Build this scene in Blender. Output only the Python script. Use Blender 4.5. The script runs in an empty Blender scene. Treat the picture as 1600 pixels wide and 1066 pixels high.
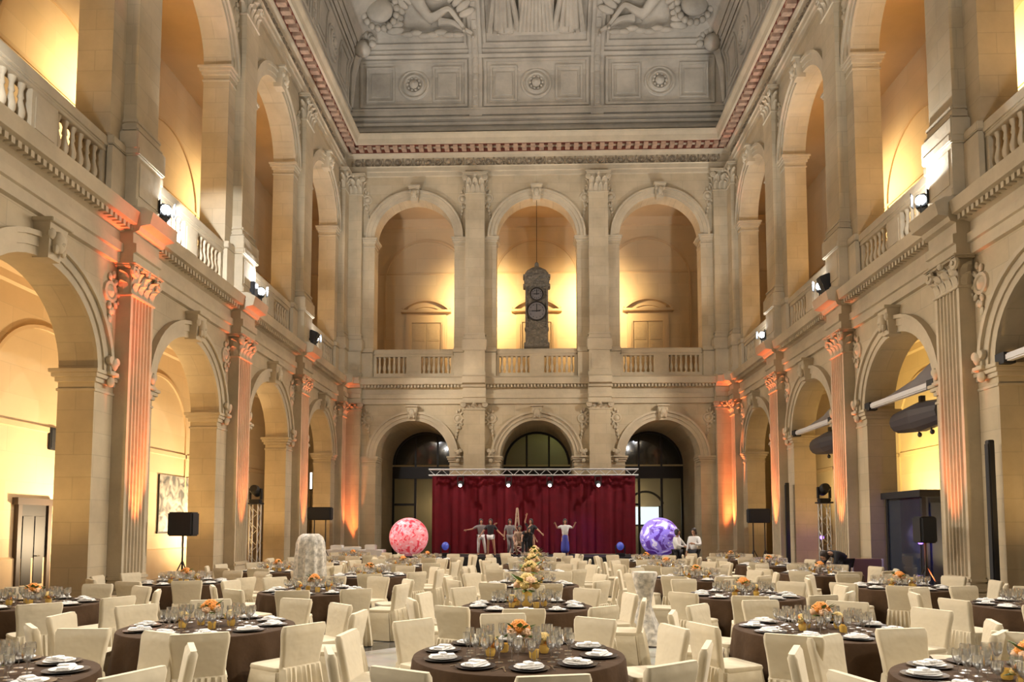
import bpy, bmesh, math, random
from mathutils import Vector, Matrix
PI = math.pi
R = math.radians
random.seed(7)
sc = bpy.context.scene
COL = sc.collection

# ------------------------------------------------------------ camera
cd = bpy.data.cameras.new('camera'); cam = bpy.data.objects.new('camera', cd); COL.objects.link(cam)
cam.location = (-0.051, 0, 1.828)
cam.rotation_euler = (PI/2 + 0.066, 0, 0.029)
cd.sensor_width = 36; cd.lens = 1111.26*36/1600
cd.shift_x = -5.33/1600; cd.shift_y = (749.7-533)/1600
cd.clip_start = 0.1; cd.clip_end = 200
sc.camera = cam
# ------------------------------------------------------------ world, exposure
w = bpy.data.worlds.new('world'); sc.world = w; w.use_nodes = True
w.node_tree.nodes['Background'].inputs[0].default_value = (1.0, 0.83, 0.60, 1)
w.node_tree.nodes['Background'].inputs[1].default_value = 0.22
sc.view_settings.view_transform = 'Standard'; sc.view_settings.look = 'None'
sc.view_settings.gamma = 1; sc.view_settings.use_curve_mapping = False
sc.view_settings.exposure = 0.0
sc.cycles.use_denoising = True
sc.cycles.transparent_max_bounces = 24; sc.cycles.max_bounces = 6; sc.cycles.diffuse_bounces = 3; sc.cycles.transmission_bounces = 6
sc.cycles.sample_clamp_indirect = 6

# hall dimensions
XW, F = 9.5, 34.0          # side wall faces at x = +-XW, end wall face at y = F
TH = 0.8                    # wall thickness at the arcades
SB = 5.854                  # side bay spacing
PU = [33.5-SB*n for n in range(6)]         # side pilaster centres (y)
BU = [33.5-SB*(n+.5) for n in range(5)]    # side bay centres (y)
Y0 = PU[5]-.4
ZF = 9.05                   # upper gallery floor
GD = 4.0                    # depth of aisles and galleries

# ------------------------------------------------------------ lights of the place and added fills
def lamp(kind, name, loc, power, color, target=None, size=.1, angle=60, blend=.6, sx=None, sy=None):
    l = bpy.data.lights.new(name, kind); l.energy = power; l.color = color
    if kind == 'SPOT': l.spot_size = R(angle); l.spot_blend = blend; l.shadow_soft_size = size
    elif kind == 'AREA': l.shape = 'RECTANGLE'; l.size = sx or size; l.size_y = sy or size
    else: l.shadow_soft_size = size
    o = bpy.data.objects.new(name, l); COL.objects.link(o); o.location = loc
    if target is not None:
        o.rotation_euler = (Vector(target)-Vector(loc)).to_track_quat('-Z', 'Y').to_euler()
    return o
WARM = (1.0, .70, .34); WHITE = (1.0, .93, .84); COOL = (.93, .95, 1.0); ORANGE = (1.0, .22, .07)
# warm uplights on the upper gallery floors, behind the piers
for x in (-3.0, 3.0):
    lamp('SPOT', 'gallery_uplight', (x, F+TH+.35, ZF+5.0), 2300, (1, .74, .40), (x, F+GD-.1, ZF+4.6), .15, 120, .95)
for s, u, e in ((-1, 21.2, 5500), (-1, 28.4, 3000), (1, 20.4, 5500), (1, 27.4, 3200), (-1, 12.5, 1500), (1, 12.5, 1500)):
    lamp('SPOT', 'gallery_uplight', (s*(XW+TH+.35), u, ZF+5.2), e*.62, (1, .74, .39), (s*(XW+GD-.05), u-.4, ZF+4.9), .15, 118, .95)
# aisle lights on the ground floor
AL = [(-1, 20.3, 1.2, 2500, (1, .77, .47)), (-1, 27.2, 1.2, 2000, (1, .77, .47)), (-1, 14.0, 1.6, 700, (1, .74, .42)),
      (1, 24.2, 2.9, 1350, (1, .80, .32)), (1, 18.5, 3.0, 500, (1, .76, .32)), (1, 32.0, 3.0, 260, (1, .76, .36))]
for s, u, z, e, c in AL:
    lamp('SPOT', 'aisle_uplight', (s*(XW+GD-2.4), u, z), e, c, (s*(XW+GD-.1), u, z+1.8), .25, 150, .9)
# added amber fills at the foot of each arch to brighten jambs and soffits
for s in (-1, 1):
    for u, e in ((BU[3], 420), (BU[2], 420), (BU[1], 300), (BU[0], 200), (BU[4], 300)):
        lamp('SPOT', 'arch_fill', (s*(XW+1.2), u-1.2, .5), e*(1 if s < 0 else .8), (1, .62, .24), (s*(XW+.35), u+1.9, 4.4), .15, 75, .9)
    for u, e in ((BU[3], 420), (BU[2], 420), (BU[1], 350), (BU[0], 250)):
        lamp('SPOT', 'arch_fill', (s*(XW+1.5), u-1.0, ZF+.5), e*.8, (1, .60, .22), (s*(XW+.3), u+2.0, ZF+6), .15, 75, .9)
# white floodlights clamped on the lower cornice, with added fills aimed down
for s in (-1, 1):
    for u in (PU[3]+.75, PU[2]+.85, PU[1]+.9, PU[4]+.8, PU[5]+.8):
        lamp('SPOT', 'floodlight_beam', (s*(XW-.62), u, ZF+.66), 1250, COOL, (-s*3.0, u+5.5, 27.0), .12, 105, .6)
        lamp('POINT', 'floodlight_spill', (s*(XW-.45), u+.12, ZF+.62), 90, COOL, None, .05)
        lamp('SPOT', 'hall_fill', (s*(XW-.75), u, ZF+.55), 3300, WHITE, (-s*1.0, u-4.5, 0.0), .12, 105, .8)  # added fill, standing in for the soft bounce on the tables
lamp('SPOT', 'floodlight_side', (-(XW-.55), PU[3]+.85, ZF+.6), 900, COOL, (-(XW+.1), PU[2]-.6, ZF+.8), .05, 60, .3)
lamp('SPOT', 'floodlight_side', (-(XW-.55), PU[2]+.95, ZF+.6), 600, COOL, (-(XW-.1), PU[2]-.3, ZF+.9), .05, 70, .3)
lamp('SPOT', 'floodlight_side', ((XW-.75), PU[3]+.9, ZF+.6), 500, COOL, ((XW-.3), PU[3]-.2, ZF+1.6), .05, 80, .3)
# orange uplights on the floor before the pilasters
UP = [(-1, PU[3], 1300), (-1, PU[2], 700), (-1, PU[1], 900), (1, PU[3], 1000), (1, PU[2], 900), (1, PU[1], 1500), (1, PU[0]-.1, 2600), (-1, PU[0], 900)]
for s, u, e in UP:
    lamp('SPOT', 'uplight_beam', (s*(XW-.98), u, .35), e*3.4, ORANGE, (s*(XW-.33), u, 3.5), .04, 22, .6)
    lamp('SPOT', 'uplight_beam', (s*(XW-1.15), u, .36), e*1.6, (1, .13, .04), (s*(XW-.5), u, 8.3), .04, 11, .6)
lamp('SPOT', 'uplight_beam', (-8.62, F-.75, .35), 900, (1, .28, .07), (-8.62, F-.15, 3.2), .04, 15, .5)
for u, e in ((PU[3]-.5, 5200), (PU[2]-.2, 1500), (PU[1], 1500)):
    lamp('SPOT', 'uplight_beam', (-(XW-1.5), u-.2, .36), e, (1, .10, .03), (-(XW-.35), u, 8.75), .04, 16, .8)
for s in (-1, 1):
    lamp('SPOT', 'hall_fill', (s*(XW-.8), PU[1]+.9, ZF+.55), 1500, WHITE, (-s*2.0, F, 4.5), .12, 85, .8)  # extra fill added to brighten the lower end wall

# ------------------------------------------------------------ materials
def new_mat(name):
    m = bpy.data.materials.new(name); m.use_nodes = True
    return m, m.node_tree.nodes, m.node_tree.links, m.node_tree.nodes['Principled BSDF']
def mat(name, col, rough=.7, metal=0, noise=0, scale=8, bump=0, emit=None, estr=0, trans=0, spec=None, bscale=None, sheen=0):
    m, n, l, b = new_mat(name)
    b.inputs['Base Color'].default_value = (*col, 1); b.inputs['Roughness'].default_value = rough; b.inputs['Metallic'].default_value = metal
    if trans: b.inputs['Transmission Weight'].default_value = trans; b.inputs['IOR'].default_value = 1.3
    if spec is not None: b.inputs['Specular IOR Level'].default_value = spec
    if sheen: b.inputs['Sheen Weight'].default_value = sheen
    if emit: b.inputs['Emission Color'].default_value = (*emit, 1); b.inputs['Emission Strength'].default_value = estr
    if noise or bump:
        tc = n.new('ShaderNodeTexCoord'); nz = n.new('ShaderNodeTexNoise'); nz.inputs['Scale'].default_value = scale; nz.inputs['Detail'].default_value = 5
        l.new(tc.outputs['Object'], nz.inputs['Vector'])
        if noise:
            r = n.new('ShaderNodeMapRange'); r.inputs[1].default_value = .3; r.inputs[2].default_value = .7; r.inputs[3].default_value = 1-noise; r.inputs[4].default_value = 1+noise*.6
            l.new(nz.outputs['Fac'], r.inputs[0]); mx = n.new('ShaderNodeVectorMath'); mx.operation = 'SCALE'; mx.inputs[0].default_value = col
            l.new(r.outputs[0], mx.inputs['Scale']); l.new(mx.outputs[0], b.inputs['Base Color'])
        if bump:
            bp = n.new('ShaderNodeBump'); bp.inputs['Strength'].default_value = bump; bp.inputs['Distance'].default_value = .03
            if bscale:
                n2 = n.new('ShaderNodeTexNoise'); n2.inputs['Scale'].default_value = bscale; l.new(tc.outputs['Object'], n2.inputs['Vector']); l.new(n2.outputs['Fac'], bp.inputs['Height'])
            else: l.new(nz.outputs['Fac'], bp.inputs['Height'])
            l.new(bp.outputs[0], b.inputs['Normal'])
    return m
def stone_mat(name, col, blocks=True, var=.18, joint=.72, bump=.35, bw=1.1, bh=.48):
    """ashlar: brick joints on whichever vertical plane a face lies in, soft weathering"""
    m, n, l, b = new_mat(name); b.inputs['Roughness'].default_value = .82
    g = n.new('ShaderNodeNewGeometry'); sp = n.new('ShaderNodeSeparateXYZ'); l.new(g.outputs['Position'], sp.inputs[0])
    nz = n.new('ShaderNodeTexNoise'); nz.inputs['Scale'].default_value = .55; nz.inputs['Detail'].default_value = 8; nz.inputs['Roughness'].default_value = .62
    l.new(g.outputs['Position'], nz.inputs['Vector'])
    r = n.new('ShaderNodeMapRange'); r.inputs[1].default_value = .3; r.inputs[2].default_value = .7; r.inputs[3].default_value = 1-var; r.inputs[4].default_value = 1+var*.5
    l.new(nz.outputs['Fac'], r.inputs[0])
    sc_ = n.new('ShaderNodeVectorMath'); sc_.operation = 'SCALE'; l.new(r.outputs[0], sc_.inputs['Scale'])
    bp = n.new('ShaderNodeBump'); bp.inputs['Strength'].default_value = bump; bp.inputs['Distance'].default_value = .03
    if blocks:
        sn = n.new('ShaderNodeSeparateXYZ'); l.new(g.outputs['Normal'], sn.inputs[0])
        ab = n.new('ShaderNodeMath'); ab.operation = 'ABSOLUTE'; l.new(sn.outputs['X'], ab.inputs[0])
        gt = n.new('ShaderNodeMath'); gt.operation = 'GREATER_THAN'; gt.inputs[1].default_value = .6; l.new(ab.outputs[0], gt.inputs[0])
        mx = n.new('ShaderNodeMix'); mx.data_type = 'FLOAT'; l.new(gt.outputs[0], mx.inputs[0]); l.new(sp.outputs['X'], mx.inputs[2]); l.new(sp.outputs['Y'], mx.inputs[3])
        cb = n.new('ShaderNodeCombineXYZ'); l.new(mx.outputs[0], cb.inputs[0]); l.new(sp.outputs['Z'], cb.inputs[1])
        br = n.new('ShaderNodeTexBrick'); br.inputs['Scale'].default_value = 1; br.inputs['Brick Width'].default_value = bw; br.inputs['Row Height'].default_value = bh
        br.inputs['Mortar Size'].default_value = .012; br.inputs['Mortar Smooth'].default_value = .3
        br.inputs['Color1'].default_value = (*col, 1); br.inputs['Color2'].default_value = (*[c*k for c, k in zip(col, (.93, .91, .88))], 1)
        br.inputs['Mortar'].default_value = (*[c*joint for c in col], 1)
        l.new(cb.outputs[0], br.inputs['Vector']); l.new(br.outputs['Color'], sc_.inputs[0])
        ad = n.new('ShaderNodeMath'); ad.operation = 'SUBTRACT'; l.new(nz.outputs['Fac'], ad.inputs[0]); l.new(br.outputs['Fac'], ad.inputs[1]); l.new(ad.outputs[0], bp.inputs['Height'])
    else:
        sc_.inputs[0].default_value = col
        n2 = n.new('ShaderNodeTexNoise'); n2.inputs['Scale'].default_value = 7; n2.inputs['Detail'].default_value = 4; l.new(g.outputs['Position'], n2.inputs['Vector'])
        l.new(n2.outputs['Fac'], bp.inputs['Height'])
    l.new(sc_.outputs[0], b.inputs['Base Color']); l.new(bp.outputs[0], b.inputs['Normal'])
    return m
def carved_mat(name, col, scale=5, dark=.5):
    m, n, l, b = new_mat(name); b.inputs['Roughness'].default_value = .8
    g = n.new('ShaderNodeNewGeometry'); v = n.new('ShaderNodeTexVoronoi'); v.inputs['Scale'].default_value = scale; v.feature = 'SMOOTH_F1'
    nz = n.new('ShaderNodeTexNoise'); nz.inputs['Scale'].default_value = scale*.8; nz.inputs['Distortion'].default_value = 2.5
    l.new(g.outputs['Position'], v.inputs['Vector']); l.new(g.outputs['Position'], nz.inputs['Vector'])
    ad = n.new('ShaderNodeMath'); ad.operation = 'ADD'; l.new(v.outputs['Distance'], ad.inputs[0]); l.new(nz.outputs['Fac'], ad.inputs[1])
    bp = n.new('ShaderNodeBump'); bp.inputs['Strength'].default_value = 1; bp.inputs['Distance'].default_value = .12; l.new(ad.outputs[0], bp.inputs['Height'])
    r = n.new('ShaderNodeMapRange'); r.inputs[1].default_value = .5; r.inputs[2].default_value = 1.1; r.inputs[3].default_value = 1; r.inputs[4].default_value = dark
    l.new(ad.outputs[0], r.inputs[0]); s = n.new('ShaderNodeVectorMath'); s.operation = 'SCALE'; s.inputs[0].default_value = col
    l.new(r.outputs[0], s.inputs['Scale']); l.new(s.outputs[0], b.inputs['Base Color']); l.new(bp.outputs[0], b.inputs['Normal'])
    return m
STONE = stone_mat('limestone_ashlar', (.56, .465, .31), joint=.84, bump=.2, var=.26)
STONEP = stone_mat('limestone_plain', (.56, .47, .325), blocks=False, var=.28)
CARVED = carved_mat('limestone_carved', (.46, .37, .25), 4)
PLASTER = stone_mat('gallery_plaster', (.68, .52, .31), blocks=True, var=.08, joint=.88, bump=.15, bw=2.2, bh=.75)
PLASTERP = stone_mat('gallery_plain_plaster', (.64, .46, .26), blocks=False, var=.1, bump=.1)
CEIL = stone_mat('grey_painted_plaster', (.50, .45, .365), blocks=False, var=.35, bump=.4)
CEILC = carved_mat('grey_carved_plaster', (.42, .38, .31), 3, .7)
DENTR = mat('cornice_bed_ochre', (.46, .30, .20), .8, noise=.3, scale=5)
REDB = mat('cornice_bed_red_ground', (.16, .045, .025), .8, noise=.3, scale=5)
WOODP = mat('pale_painted_door', (.50, .37, .21), .5, noise=.06)
DARKM = mat('dark_bronze_frame', (.025, .02, .016), .4, .4)
BLACK = mat('matt_black', (.012, .012, .013), .55)
BLACKG = mat('black_grille', (.02, .02, .022), .7, noise=.4, scale=90)
ALU = mat('aluminium_truss', (.62, .62, .60), .45, .5)
CREAM = mat('cream_cotton_cover', (.63, .54, .375), .85, noise=.06, scale=4, bump=.4, bscale=7, sheen=.1)
IVORY = mat('ivory_satin', (.80, .76, .66), .55, noise=.12, scale=9, bump=.5, bscale=12)
PATTERN = mat('silver_patterned_cloth', (.62, .57, .48), .5, noise=.5, scale=14, bump=.5, bscale=12)
TAUPE = mat('brown_tablecloth', (.066, .038, .020), .85, spec=.12, noise=.15, scale=6, bump=.3, bscale=10)
CHINA = mat('white_china', (.86, .84, .80), .22)
CHARGER = mat('dark_slate_charger', (.035, .03, .03), .3)
NAPKIN = mat('white_napkin', (.88, .85, .80), .85, bump=.4, bscale=50)
def glass_mat():
    m, n, l, b = new_mat('clear_glass'); out = n['Material Output']
    t = n.new('ShaderNodeBsdfTransparent'); t.inputs[0].default_value = (.95, .95, .93, 1); g = n.new('ShaderNodeBsdfGlossy'); g.inputs['Roughness'].default_value = .22
    lw = n.new('ShaderNodeLayerWeight'); lw.inputs[0].default_value = .6; mx = n.new('ShaderNodeMixShader'); mr = n.new('ShaderNodeMapRange'); mr.inputs[3].default_value = .16; mr.inputs[4].default_value = .95; l.new(lw.outputs['Facing'], mr.inputs[0]); l.new(mr.outputs[0], mx.inputs[0]); l.new(t.outputs[0], mx.inputs[1]); l.new(g.outputs[0], mx.inputs[2]); l.new(mx.outputs[0], out.inputs[0])
    n.remove(b); return m
GLASS = glass_mat()
STEEL = mat('cutlery_steel', (.7, .68, .64), .2, 1)
ROSE = mat('orange_rose', (.85, .32, .05), .6, noise=.3, scale=40)
YELL = mat('golden_blossom', (.78, .56, .20), .6, noise=.3, scale=40)
PEACH = mat('peach_blossom', (.85, .55, .33), .6, noise=.2, scale=40)
LEAF = mat('green_leaf', (.13, .19, .04), .55, noise=.3, scale=30)
AMBER = mat('amber_glass', (.60, .38, .08), .15, emit=(1, .55, .12), estr=.12)
LENS = mat('lit_lamp_lens', (1, 1, 1), .3, emit=(.9, .95, 1.0), estr=60)
LENSW = mat('stage_lamp_lens', (1, 1, 1), .3, emit=(1, .97, .95), estr=18)
TUBE = mat('lit_fluorescent_tube', (1, 1, 1), .3, emit=(1, .95, .85), estr=7)
SCREEN = mat('lit_white_screen', (1, 1, 1), .3, emit=(.85, .93, 1), estr=2.2)
WINGLASS = mat('dark_window_glass', (.03, .035, .03), .08, spec=.8)
VELVET = mat('red_velvet', (.21, .003, .015), .85, sheen=.08, noise=.15, scale=3)
SKIN = mat('skin', (.45, .25, .16), .6); HAIR = mat('dark_hair', (.03, .02, .015), .6)
WCLOTH = mat('white_shirt_cloth', (.75, .75, .75), .8); BCLOTH = mat('black_cloth', (.02, .02, .024), .8)
GCLOTH = mat('grey_cloth', (.22, .21, .21), .8); BLUEC = mat('blue_cloth', (.05, .06, .35), .7); TANC = mat('tan_costume', (.45, .33, .24), .8)

# ------------------------------------------------------------ mesh helpers
def bm_obj(name, bm, m=None, parent=None, smooth=False, loc=None, rotz=None):
    me = bpy.data.meshes.new(name); bmesh.ops.recalc_face_normals(bm, faces=bm.faces); bm.to_mesh(me); bm.free()
    if smooth:
        me.shade_smooth()
        try: me.set_sharp_from_angle(angle=R(42))
        except Exception: pass
    if m: me.materials.append(m)
    o = bpy.data.objects.new(name, me); COL.objects.link(o)
    if parent is not None: o.parent = parent
    if loc is not None: o.location = loc
    if rotz is not None: o.rotation_euler = (0, 0, rotz)
    return o
def obj(name, fn, m, parent=None, smooth=False, loc=None, rotz=None):
    bm = bmesh.new(); fn(bm); return bm_obj(name, bm, m, parent, smooth, loc, rotz)
def tag(o, label=None, cat=None, group=None, kind=None):
    if label: o['label'] = label
    if cat: o['category'] = cat
    if group: o['group'] = group
    if kind: o['kind'] = kind
    return o
def empty(name, loc=(0, 0, 0), rotz=0, label=None, cat=None, group=None):
    o = bpy.data.objects.new(name, None); COL.objects.link(o); o.location = loc; o.rotation_euler = (0, 0, rotz); o.empty_display_size = .1
    return tag(o, label, cat, group)
def kids(o): return [c for c in bpy.data.objects if c.parent == o]
def dup(o, loc=None, rotz=None, parent=None, label=None, group=None, _k={}):
    c = o.copy(); COL.objects.link(c)
    if loc is not None: c.location = loc
    if rotz is not None: c.rotation_euler = (c.rotation_euler[0], c.rotation_euler[1], rotz)
    if parent is not None: c.parent = parent
    if label: c['label'] = label
    if group: c['group'] = group
    for ch in _k.setdefault(o.name, list(o.children)):
        dup(ch, parent=c)
    return c
def box(bm, x0, x1, y0, y1, z0, z1, taper=0, bev=0):
    v = [bm.verts.new(p) for p in ((x0, y0, z0), (x1, y0, z0), (x1, y1, z0), (x0, y1, z0), (x0+taper, y0+taper, z1), (x1-taper, y0+taper, z1), (x1-taper, y1-taper, z1), (x0+taper, y1-taper, z1))]
    f = [bm.faces.new([v[i] for i in q]) for q in ((0, 3, 2, 1), (4, 5, 6, 7), (0, 1, 5, 4), (1, 2, 6, 5), (2, 3, 7, 6), (3, 0, 4, 7))]
    if bev:
        es = list({e for q in f for e in q.edges}); bmesh.ops.bevel(bm, geom=es, offset=bev, segments=2, affect='EDGES')
    return v
def xform(bm, start, M):
    bm.verts.ensure_lookup_table()
    for v in bm.verts[start:]: v.co = M @ v.co
def lathe(bm, prof, n=16, c=(0, 0, 0), cap=True, M=None):
    rings = []
    for r, z in prof:
        ring = []
        for i in range(n):
            a = 2*PI*i/n; p = Vector((r*math.cos(a), r*math.sin(a), z))
            if M: p = M @ p
            ring.append(bm.verts.new(p+Vector(c)))
        rings.append(ring)
    for a, b in zip(rings, rings[1:]):
        for i in range(n): bm.faces.new((a[i], a[(i+1) % n], b[(i+1) % n], b[i]))
    if cap: bm.faces.new(rings[0][::-1]); bm.faces.new(rings[-1])
def tube(bm, p0, p1, r0, r1=None, n=8):
    p0, p1 = Vector(p0), Vector(p1); d = p1-p0; L = d.length
    if L < 1e-6: return
    M = d.to_track_quat('Z', 'Y').to_matrix().to_4x4()
    lathe(bm, [(r0, 0), (r0 if r1 is None else r1, L)], n, p0, True, M)
def blob(bm, c, rx, ry, rz, seg=10, M=None):
    m = Matrix.Translation(Vector(c)) @ (M or Matrix.Identity(4)) @ Matrix.Diagonal((rx, ry, rz, 1))
    bmesh.ops.create_uvsphere(bm, u_segments=seg, v_segments=max(5, seg*2//3), radius=1, matrix=m)
def sweep(bm, prof, a, b, ma=0, mb=0):
    """prism of profile [(out, z)] along local x from a to b; out is towards -y; mitre ends by out*ma / out*mb"""
    A = [bm.verts.new((a+o*ma, -o, z)) for o, z in prof]; B = [bm.verts.new((b+o*mb, -o, z)) for o, z in prof]
    n = len(prof)
    for i in range(n): bm.faces.new((A[i], A[(i+1) % n], B[(i+1) % n], B[i]))
    bm.faces.new(A); bm.faces.new(B[::-1])
def arc_band(bm, r0, r1, y0, y1, zc, n=24, a0=0, a1=PI, xc=0):
    prev = None
    first = None
    for i in range(n+1):
        a = a0+(a1-a0)*i/n; c, s = math.cos(a), math.sin(a)
        q = [bm.verts.new((xc+r*c, y, zc+r*s)) for r, y in ((r0, y0), (r1, y0), (r1, y1), (r0, y1))]
        if prev:
            for k in range(4): bm.faces.new((prev[k], prev[(k+1) % 4], q[(k+1) % 4], q[k]))
        else: first = q
        prev = q
    bm.faces.new(first); bm.faces.new(prev[::-1])
# wall frames: local x along the wall, -y out into the hall
def place(side, u, z=0, out=0):
    if side == 'end': return (u, F-out, z), 0
    if side == 'left': return (-(XW-out), u, z), PI/2
    return (XW-out, u, z), -PI/2
def flip(side): return -1 if side == 'right' else 1   # local x -> world direction along the wall

def arch_bay(bm, width, r, z0, zs, z1, t, n=28, xc=0):
    """wall slab x in +-width/2, y 0..t, with an arched opening from z0"""
    h = width/2
    arc = [(xc+r*math.cos(PI-PI*i/n), zs+r*math.sin(PI-PI*i/n)) for i in range(n+1)]
    for y in (0, t):
        def q(*p):
            vs = [bm.verts.new((x, y, z)) for x, z in p]; bm.faces.new(vs)
        q((xc-h, z0), (xc-r, z0), (xc-r, zs), (xc-h, zs)); q((xc+r, z0), (xc+h, z0), (xc+h, zs), (xc+r, zs))
        q((xc-h, zs), (xc-r, zs), (xc-r, z1), (xc-h, z1)); q((xc+r, zs), (xc+h, zs), (xc+h, z1), (xc+r, z1))
        for a, b in zip(arc, arc[1:]): q(a, b, (b[0], z1), (a[0], z1))
    def rev(a, b):
        vs = [bm.verts.new(p) for p in ((a[0], 0, a[1]), (b[0], 0, b[1]), (b[0], t, b[1]), (a[0], t, a[1]))]; bm.faces.new(vs)
    rev((xc-r, z0), (xc-r, zs)); rev((xc+r, zs), (xc+r, z0))
    for a, b in zip(arc, arc[1:]): rev(a, b)
    # close ends and top
    for p in (((xc-h, z0), (xc-h, z1)), ((xc+h, z0), (xc+h, z1)), ((xc-h, z1), (xc+h, z1))): rev(*p)

RL, ZSL = 1.79, 5.15      # lower arches
RU, ZSU = 1.97, 15.97     # upper arches
ZT = 21.0
def wall_mesh(bm, centres, width):
    for u in centres:
        arch_bay(bm, width, RL, 0, ZSL, ZF, TH, xc=u)
        arch_bay(bm, width, RU, ZF, ZSU, ZT, TH, xc=u)
walls = {}
for side in ('left', 'right', 'end'):
    bm = bmesh.new()
    if side == 'end':
        wall_mesh(bm, (-6, 0, 6), 6.0)
        for s in (-1, 1): box(bm, min(s*9, s*10.4), max(s*9, s*10.4), 0, TH, 0, ZT)
    else:
        f = flip(side)
        wall_mesh(bm, [f*u for u in BU], SB)
        a, b = sorted((f*PU[0], f*(F+.0))); box(bm, a, b, 0, TH, 0, ZT)
    loc, rz = place(side, 0)
    o = bm_obj('wall_'+('back' if side == 'end' else side), bm, STONE, loc=loc, rotz=rz)
    tag(o, kind='structure'); walls[side] = o

def under(side, o, u, z=0, out=0):
    """parent o to the wall, at the given place in the wall's own frame"""
    o.parent = walls[side]; o.location = (flip(side)*u if side != 'end' else u, -out, z); o.rotation_euler = (0, 0, 0)
    return o
def copy_under(side, proto, u, z=0, out=0):
    c = dup(proto); return under(side, c, u, z, out)

# ------------------------------------------------------------ mouldings that run along the walls
LOW = [(0, 7.72), (.10, 7.74), (.10, 7.98), (.16, 8.0), (.16, 8.2), (.08, 8.22), (.08, 8.46), (.2, 8.5), (.24, 8.6), (.46, 8.64), (.50, 8.84), (.52, 8.92), (.30, 9.04), (0, 9.06)]
UPP = [(0, 19.1), (.10, 19.12), (.10, 19.3), (.16, 19.33), (.16, 19.52), (.22, 19.56), (.08, 19.6), (.08, 20.02), (.26, 20.08), (.30, 20.16), (.34, 20.36), (.80, 20.40), (.84, 20.62), (.92, 20.78), (.94, 20.86), (.5, 20.95), (0, 20.97)]
BASE = [(0, 0), (.12, 0), (.12, .75), (.05, .85), (0, .85)]
def run(side, prof, name, m):
    bm = bmesh.new()
    if side == 'end': sweep(bm, prof, -XW, XW, 1, -1)
    elif side == 'left': sweep(bm, prof, Y0, F, 0, -1)
    else: sweep(bm, prof, -F, -Y0, 1, 0)
    o = bm_obj(name, bm, m); under(side, o, 0); return o
for side in ('left', 'right', 'end'):
    run(side, LOW, 'lower_entablature', STONEP)
    run(side, UPP, 'upper_entablature', STONEP)
    a, b = (-XW+.4, XW-.4) if side == 'end' else ((Y0, F-.4) if side == 'left' else (-F+.4, -Y0))
    def dent(bm, a=a, b=b, z0=8.5, z1=8.62, o0=.2, o1=.36, st=.16, wd=.09):
        k = int((b-a)/st)
        for i in range(k): x = a+i*st; box(bm, x, x+wd, -o1, -o0, z0, z1)
    under(side, obj('dentils', dent, STONEP), 0)
    under(side, obj('dentils', lambda bm: dent(bm, z0=20.20, z1=20.37, o0=.32, o1=.68, st=.42, wd=.22), DENTR), 0)
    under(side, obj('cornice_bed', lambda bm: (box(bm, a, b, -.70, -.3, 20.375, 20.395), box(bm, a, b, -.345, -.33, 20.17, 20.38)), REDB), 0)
    def fri(bm, a=a, b=b):
        k = int((b-a)/.5)
        for i in range(k):
            x = a+.25+i*.5
            lathe(bm, [(.19, 0), (.17, .05), (.10, .03), (.07, .09), (.0005, .11)], 10, (x, -.08, 19.81), False, Matrix.Rotation(PI/2, 4, 'X'))
            for s in (-1, 1):
                blob(bm, (x+s*.25, -.10, 19.81+s*.06), .05, .05, .16, 6)
    under(side, obj('frieze_rosettes', fri, CARVED, smooth=True), 0)

# ------------------------------------------------------------ pilasters
def leaf(bm, x, y, z, w_, h, out, nx=0, ny=-1):
    """acanthus leaf curling outwards; (nx, ny) is its outward direction"""
    n = Vector((nx, ny, 0)); t = Vector((-ny, nx, 0)); rows = []
    for k in range(5):
        f = k/4; o = out*(f**2.2); zz = z+h*(f if k < 4 else .86); ww = w_*(.5+.5*math.sin(PI*min(1, f*.9+.15)))*(1 if k < 4 else .5)
        c = Vector((x, y, zz))+n*(o+(out*.35 if k == 4 else 0))
        rows.append([bm.verts.new(c-t*ww/2), bm.verts.new(c+n*.03), bm.verts.new(c+t*ww/2)])
    for a, b in zip(rows, rows[1:]):
        for i in (0, 1): bm.faces.new((a[i], a[i+1], b[i+1], b[i]))
def capital(bm, w_, d, h):
    """local: centre x=0, wall plane y=0, front face y=-d, z from 0"""
    box(bm, -w_/2, w_/2, -d, 0, 0, h*.88)
    box(bm, -w_/2-.04, w_/2+.04, -d-.04, 0, 0, .06, bev=.012)
    box(bm, -w_/2-.13, w_/2+.13, -d-.14, 0, h*.88, h*.95, bev=.02); box(bm, -w_/2-.16, w_/2+.16, -d-.17, 0, h*.95, h, bev=.01)
    for row, (zz, k, ht, ou) in enumerate(((.05, 4, h*.42, .10), (.05+h*.28, 3, h*.44, .13))):
        for i in range(k): leaf(bm, -w_/2+w_*(i+.5)/k, -d, zz, w_/k*.95, ht, ou)
        for s in (-1, 1): leaf(bm, s*w_/2, -d/2, zz, d*.8, ht, ou, s, 0)
    for s in (-1, 1):
        lathe(bm, [(.13, -.04), (.15, 0), (.13, .04)], 10, (s*(w_/2+.02), -d-.08, h*.74), True, Matrix.Rotation(PI/2, 4, 'X'))
        lathe(bm, [(.05, -.07), (.05, .07)], 8, (s*(w_/2+.02), -d-.08, h*.74), True, Matrix.Rotation(PI/2, 4, 'X'))
    blob(bm, (0, -d-.1, h*.9), .1, .07, .1, 8)
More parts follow.
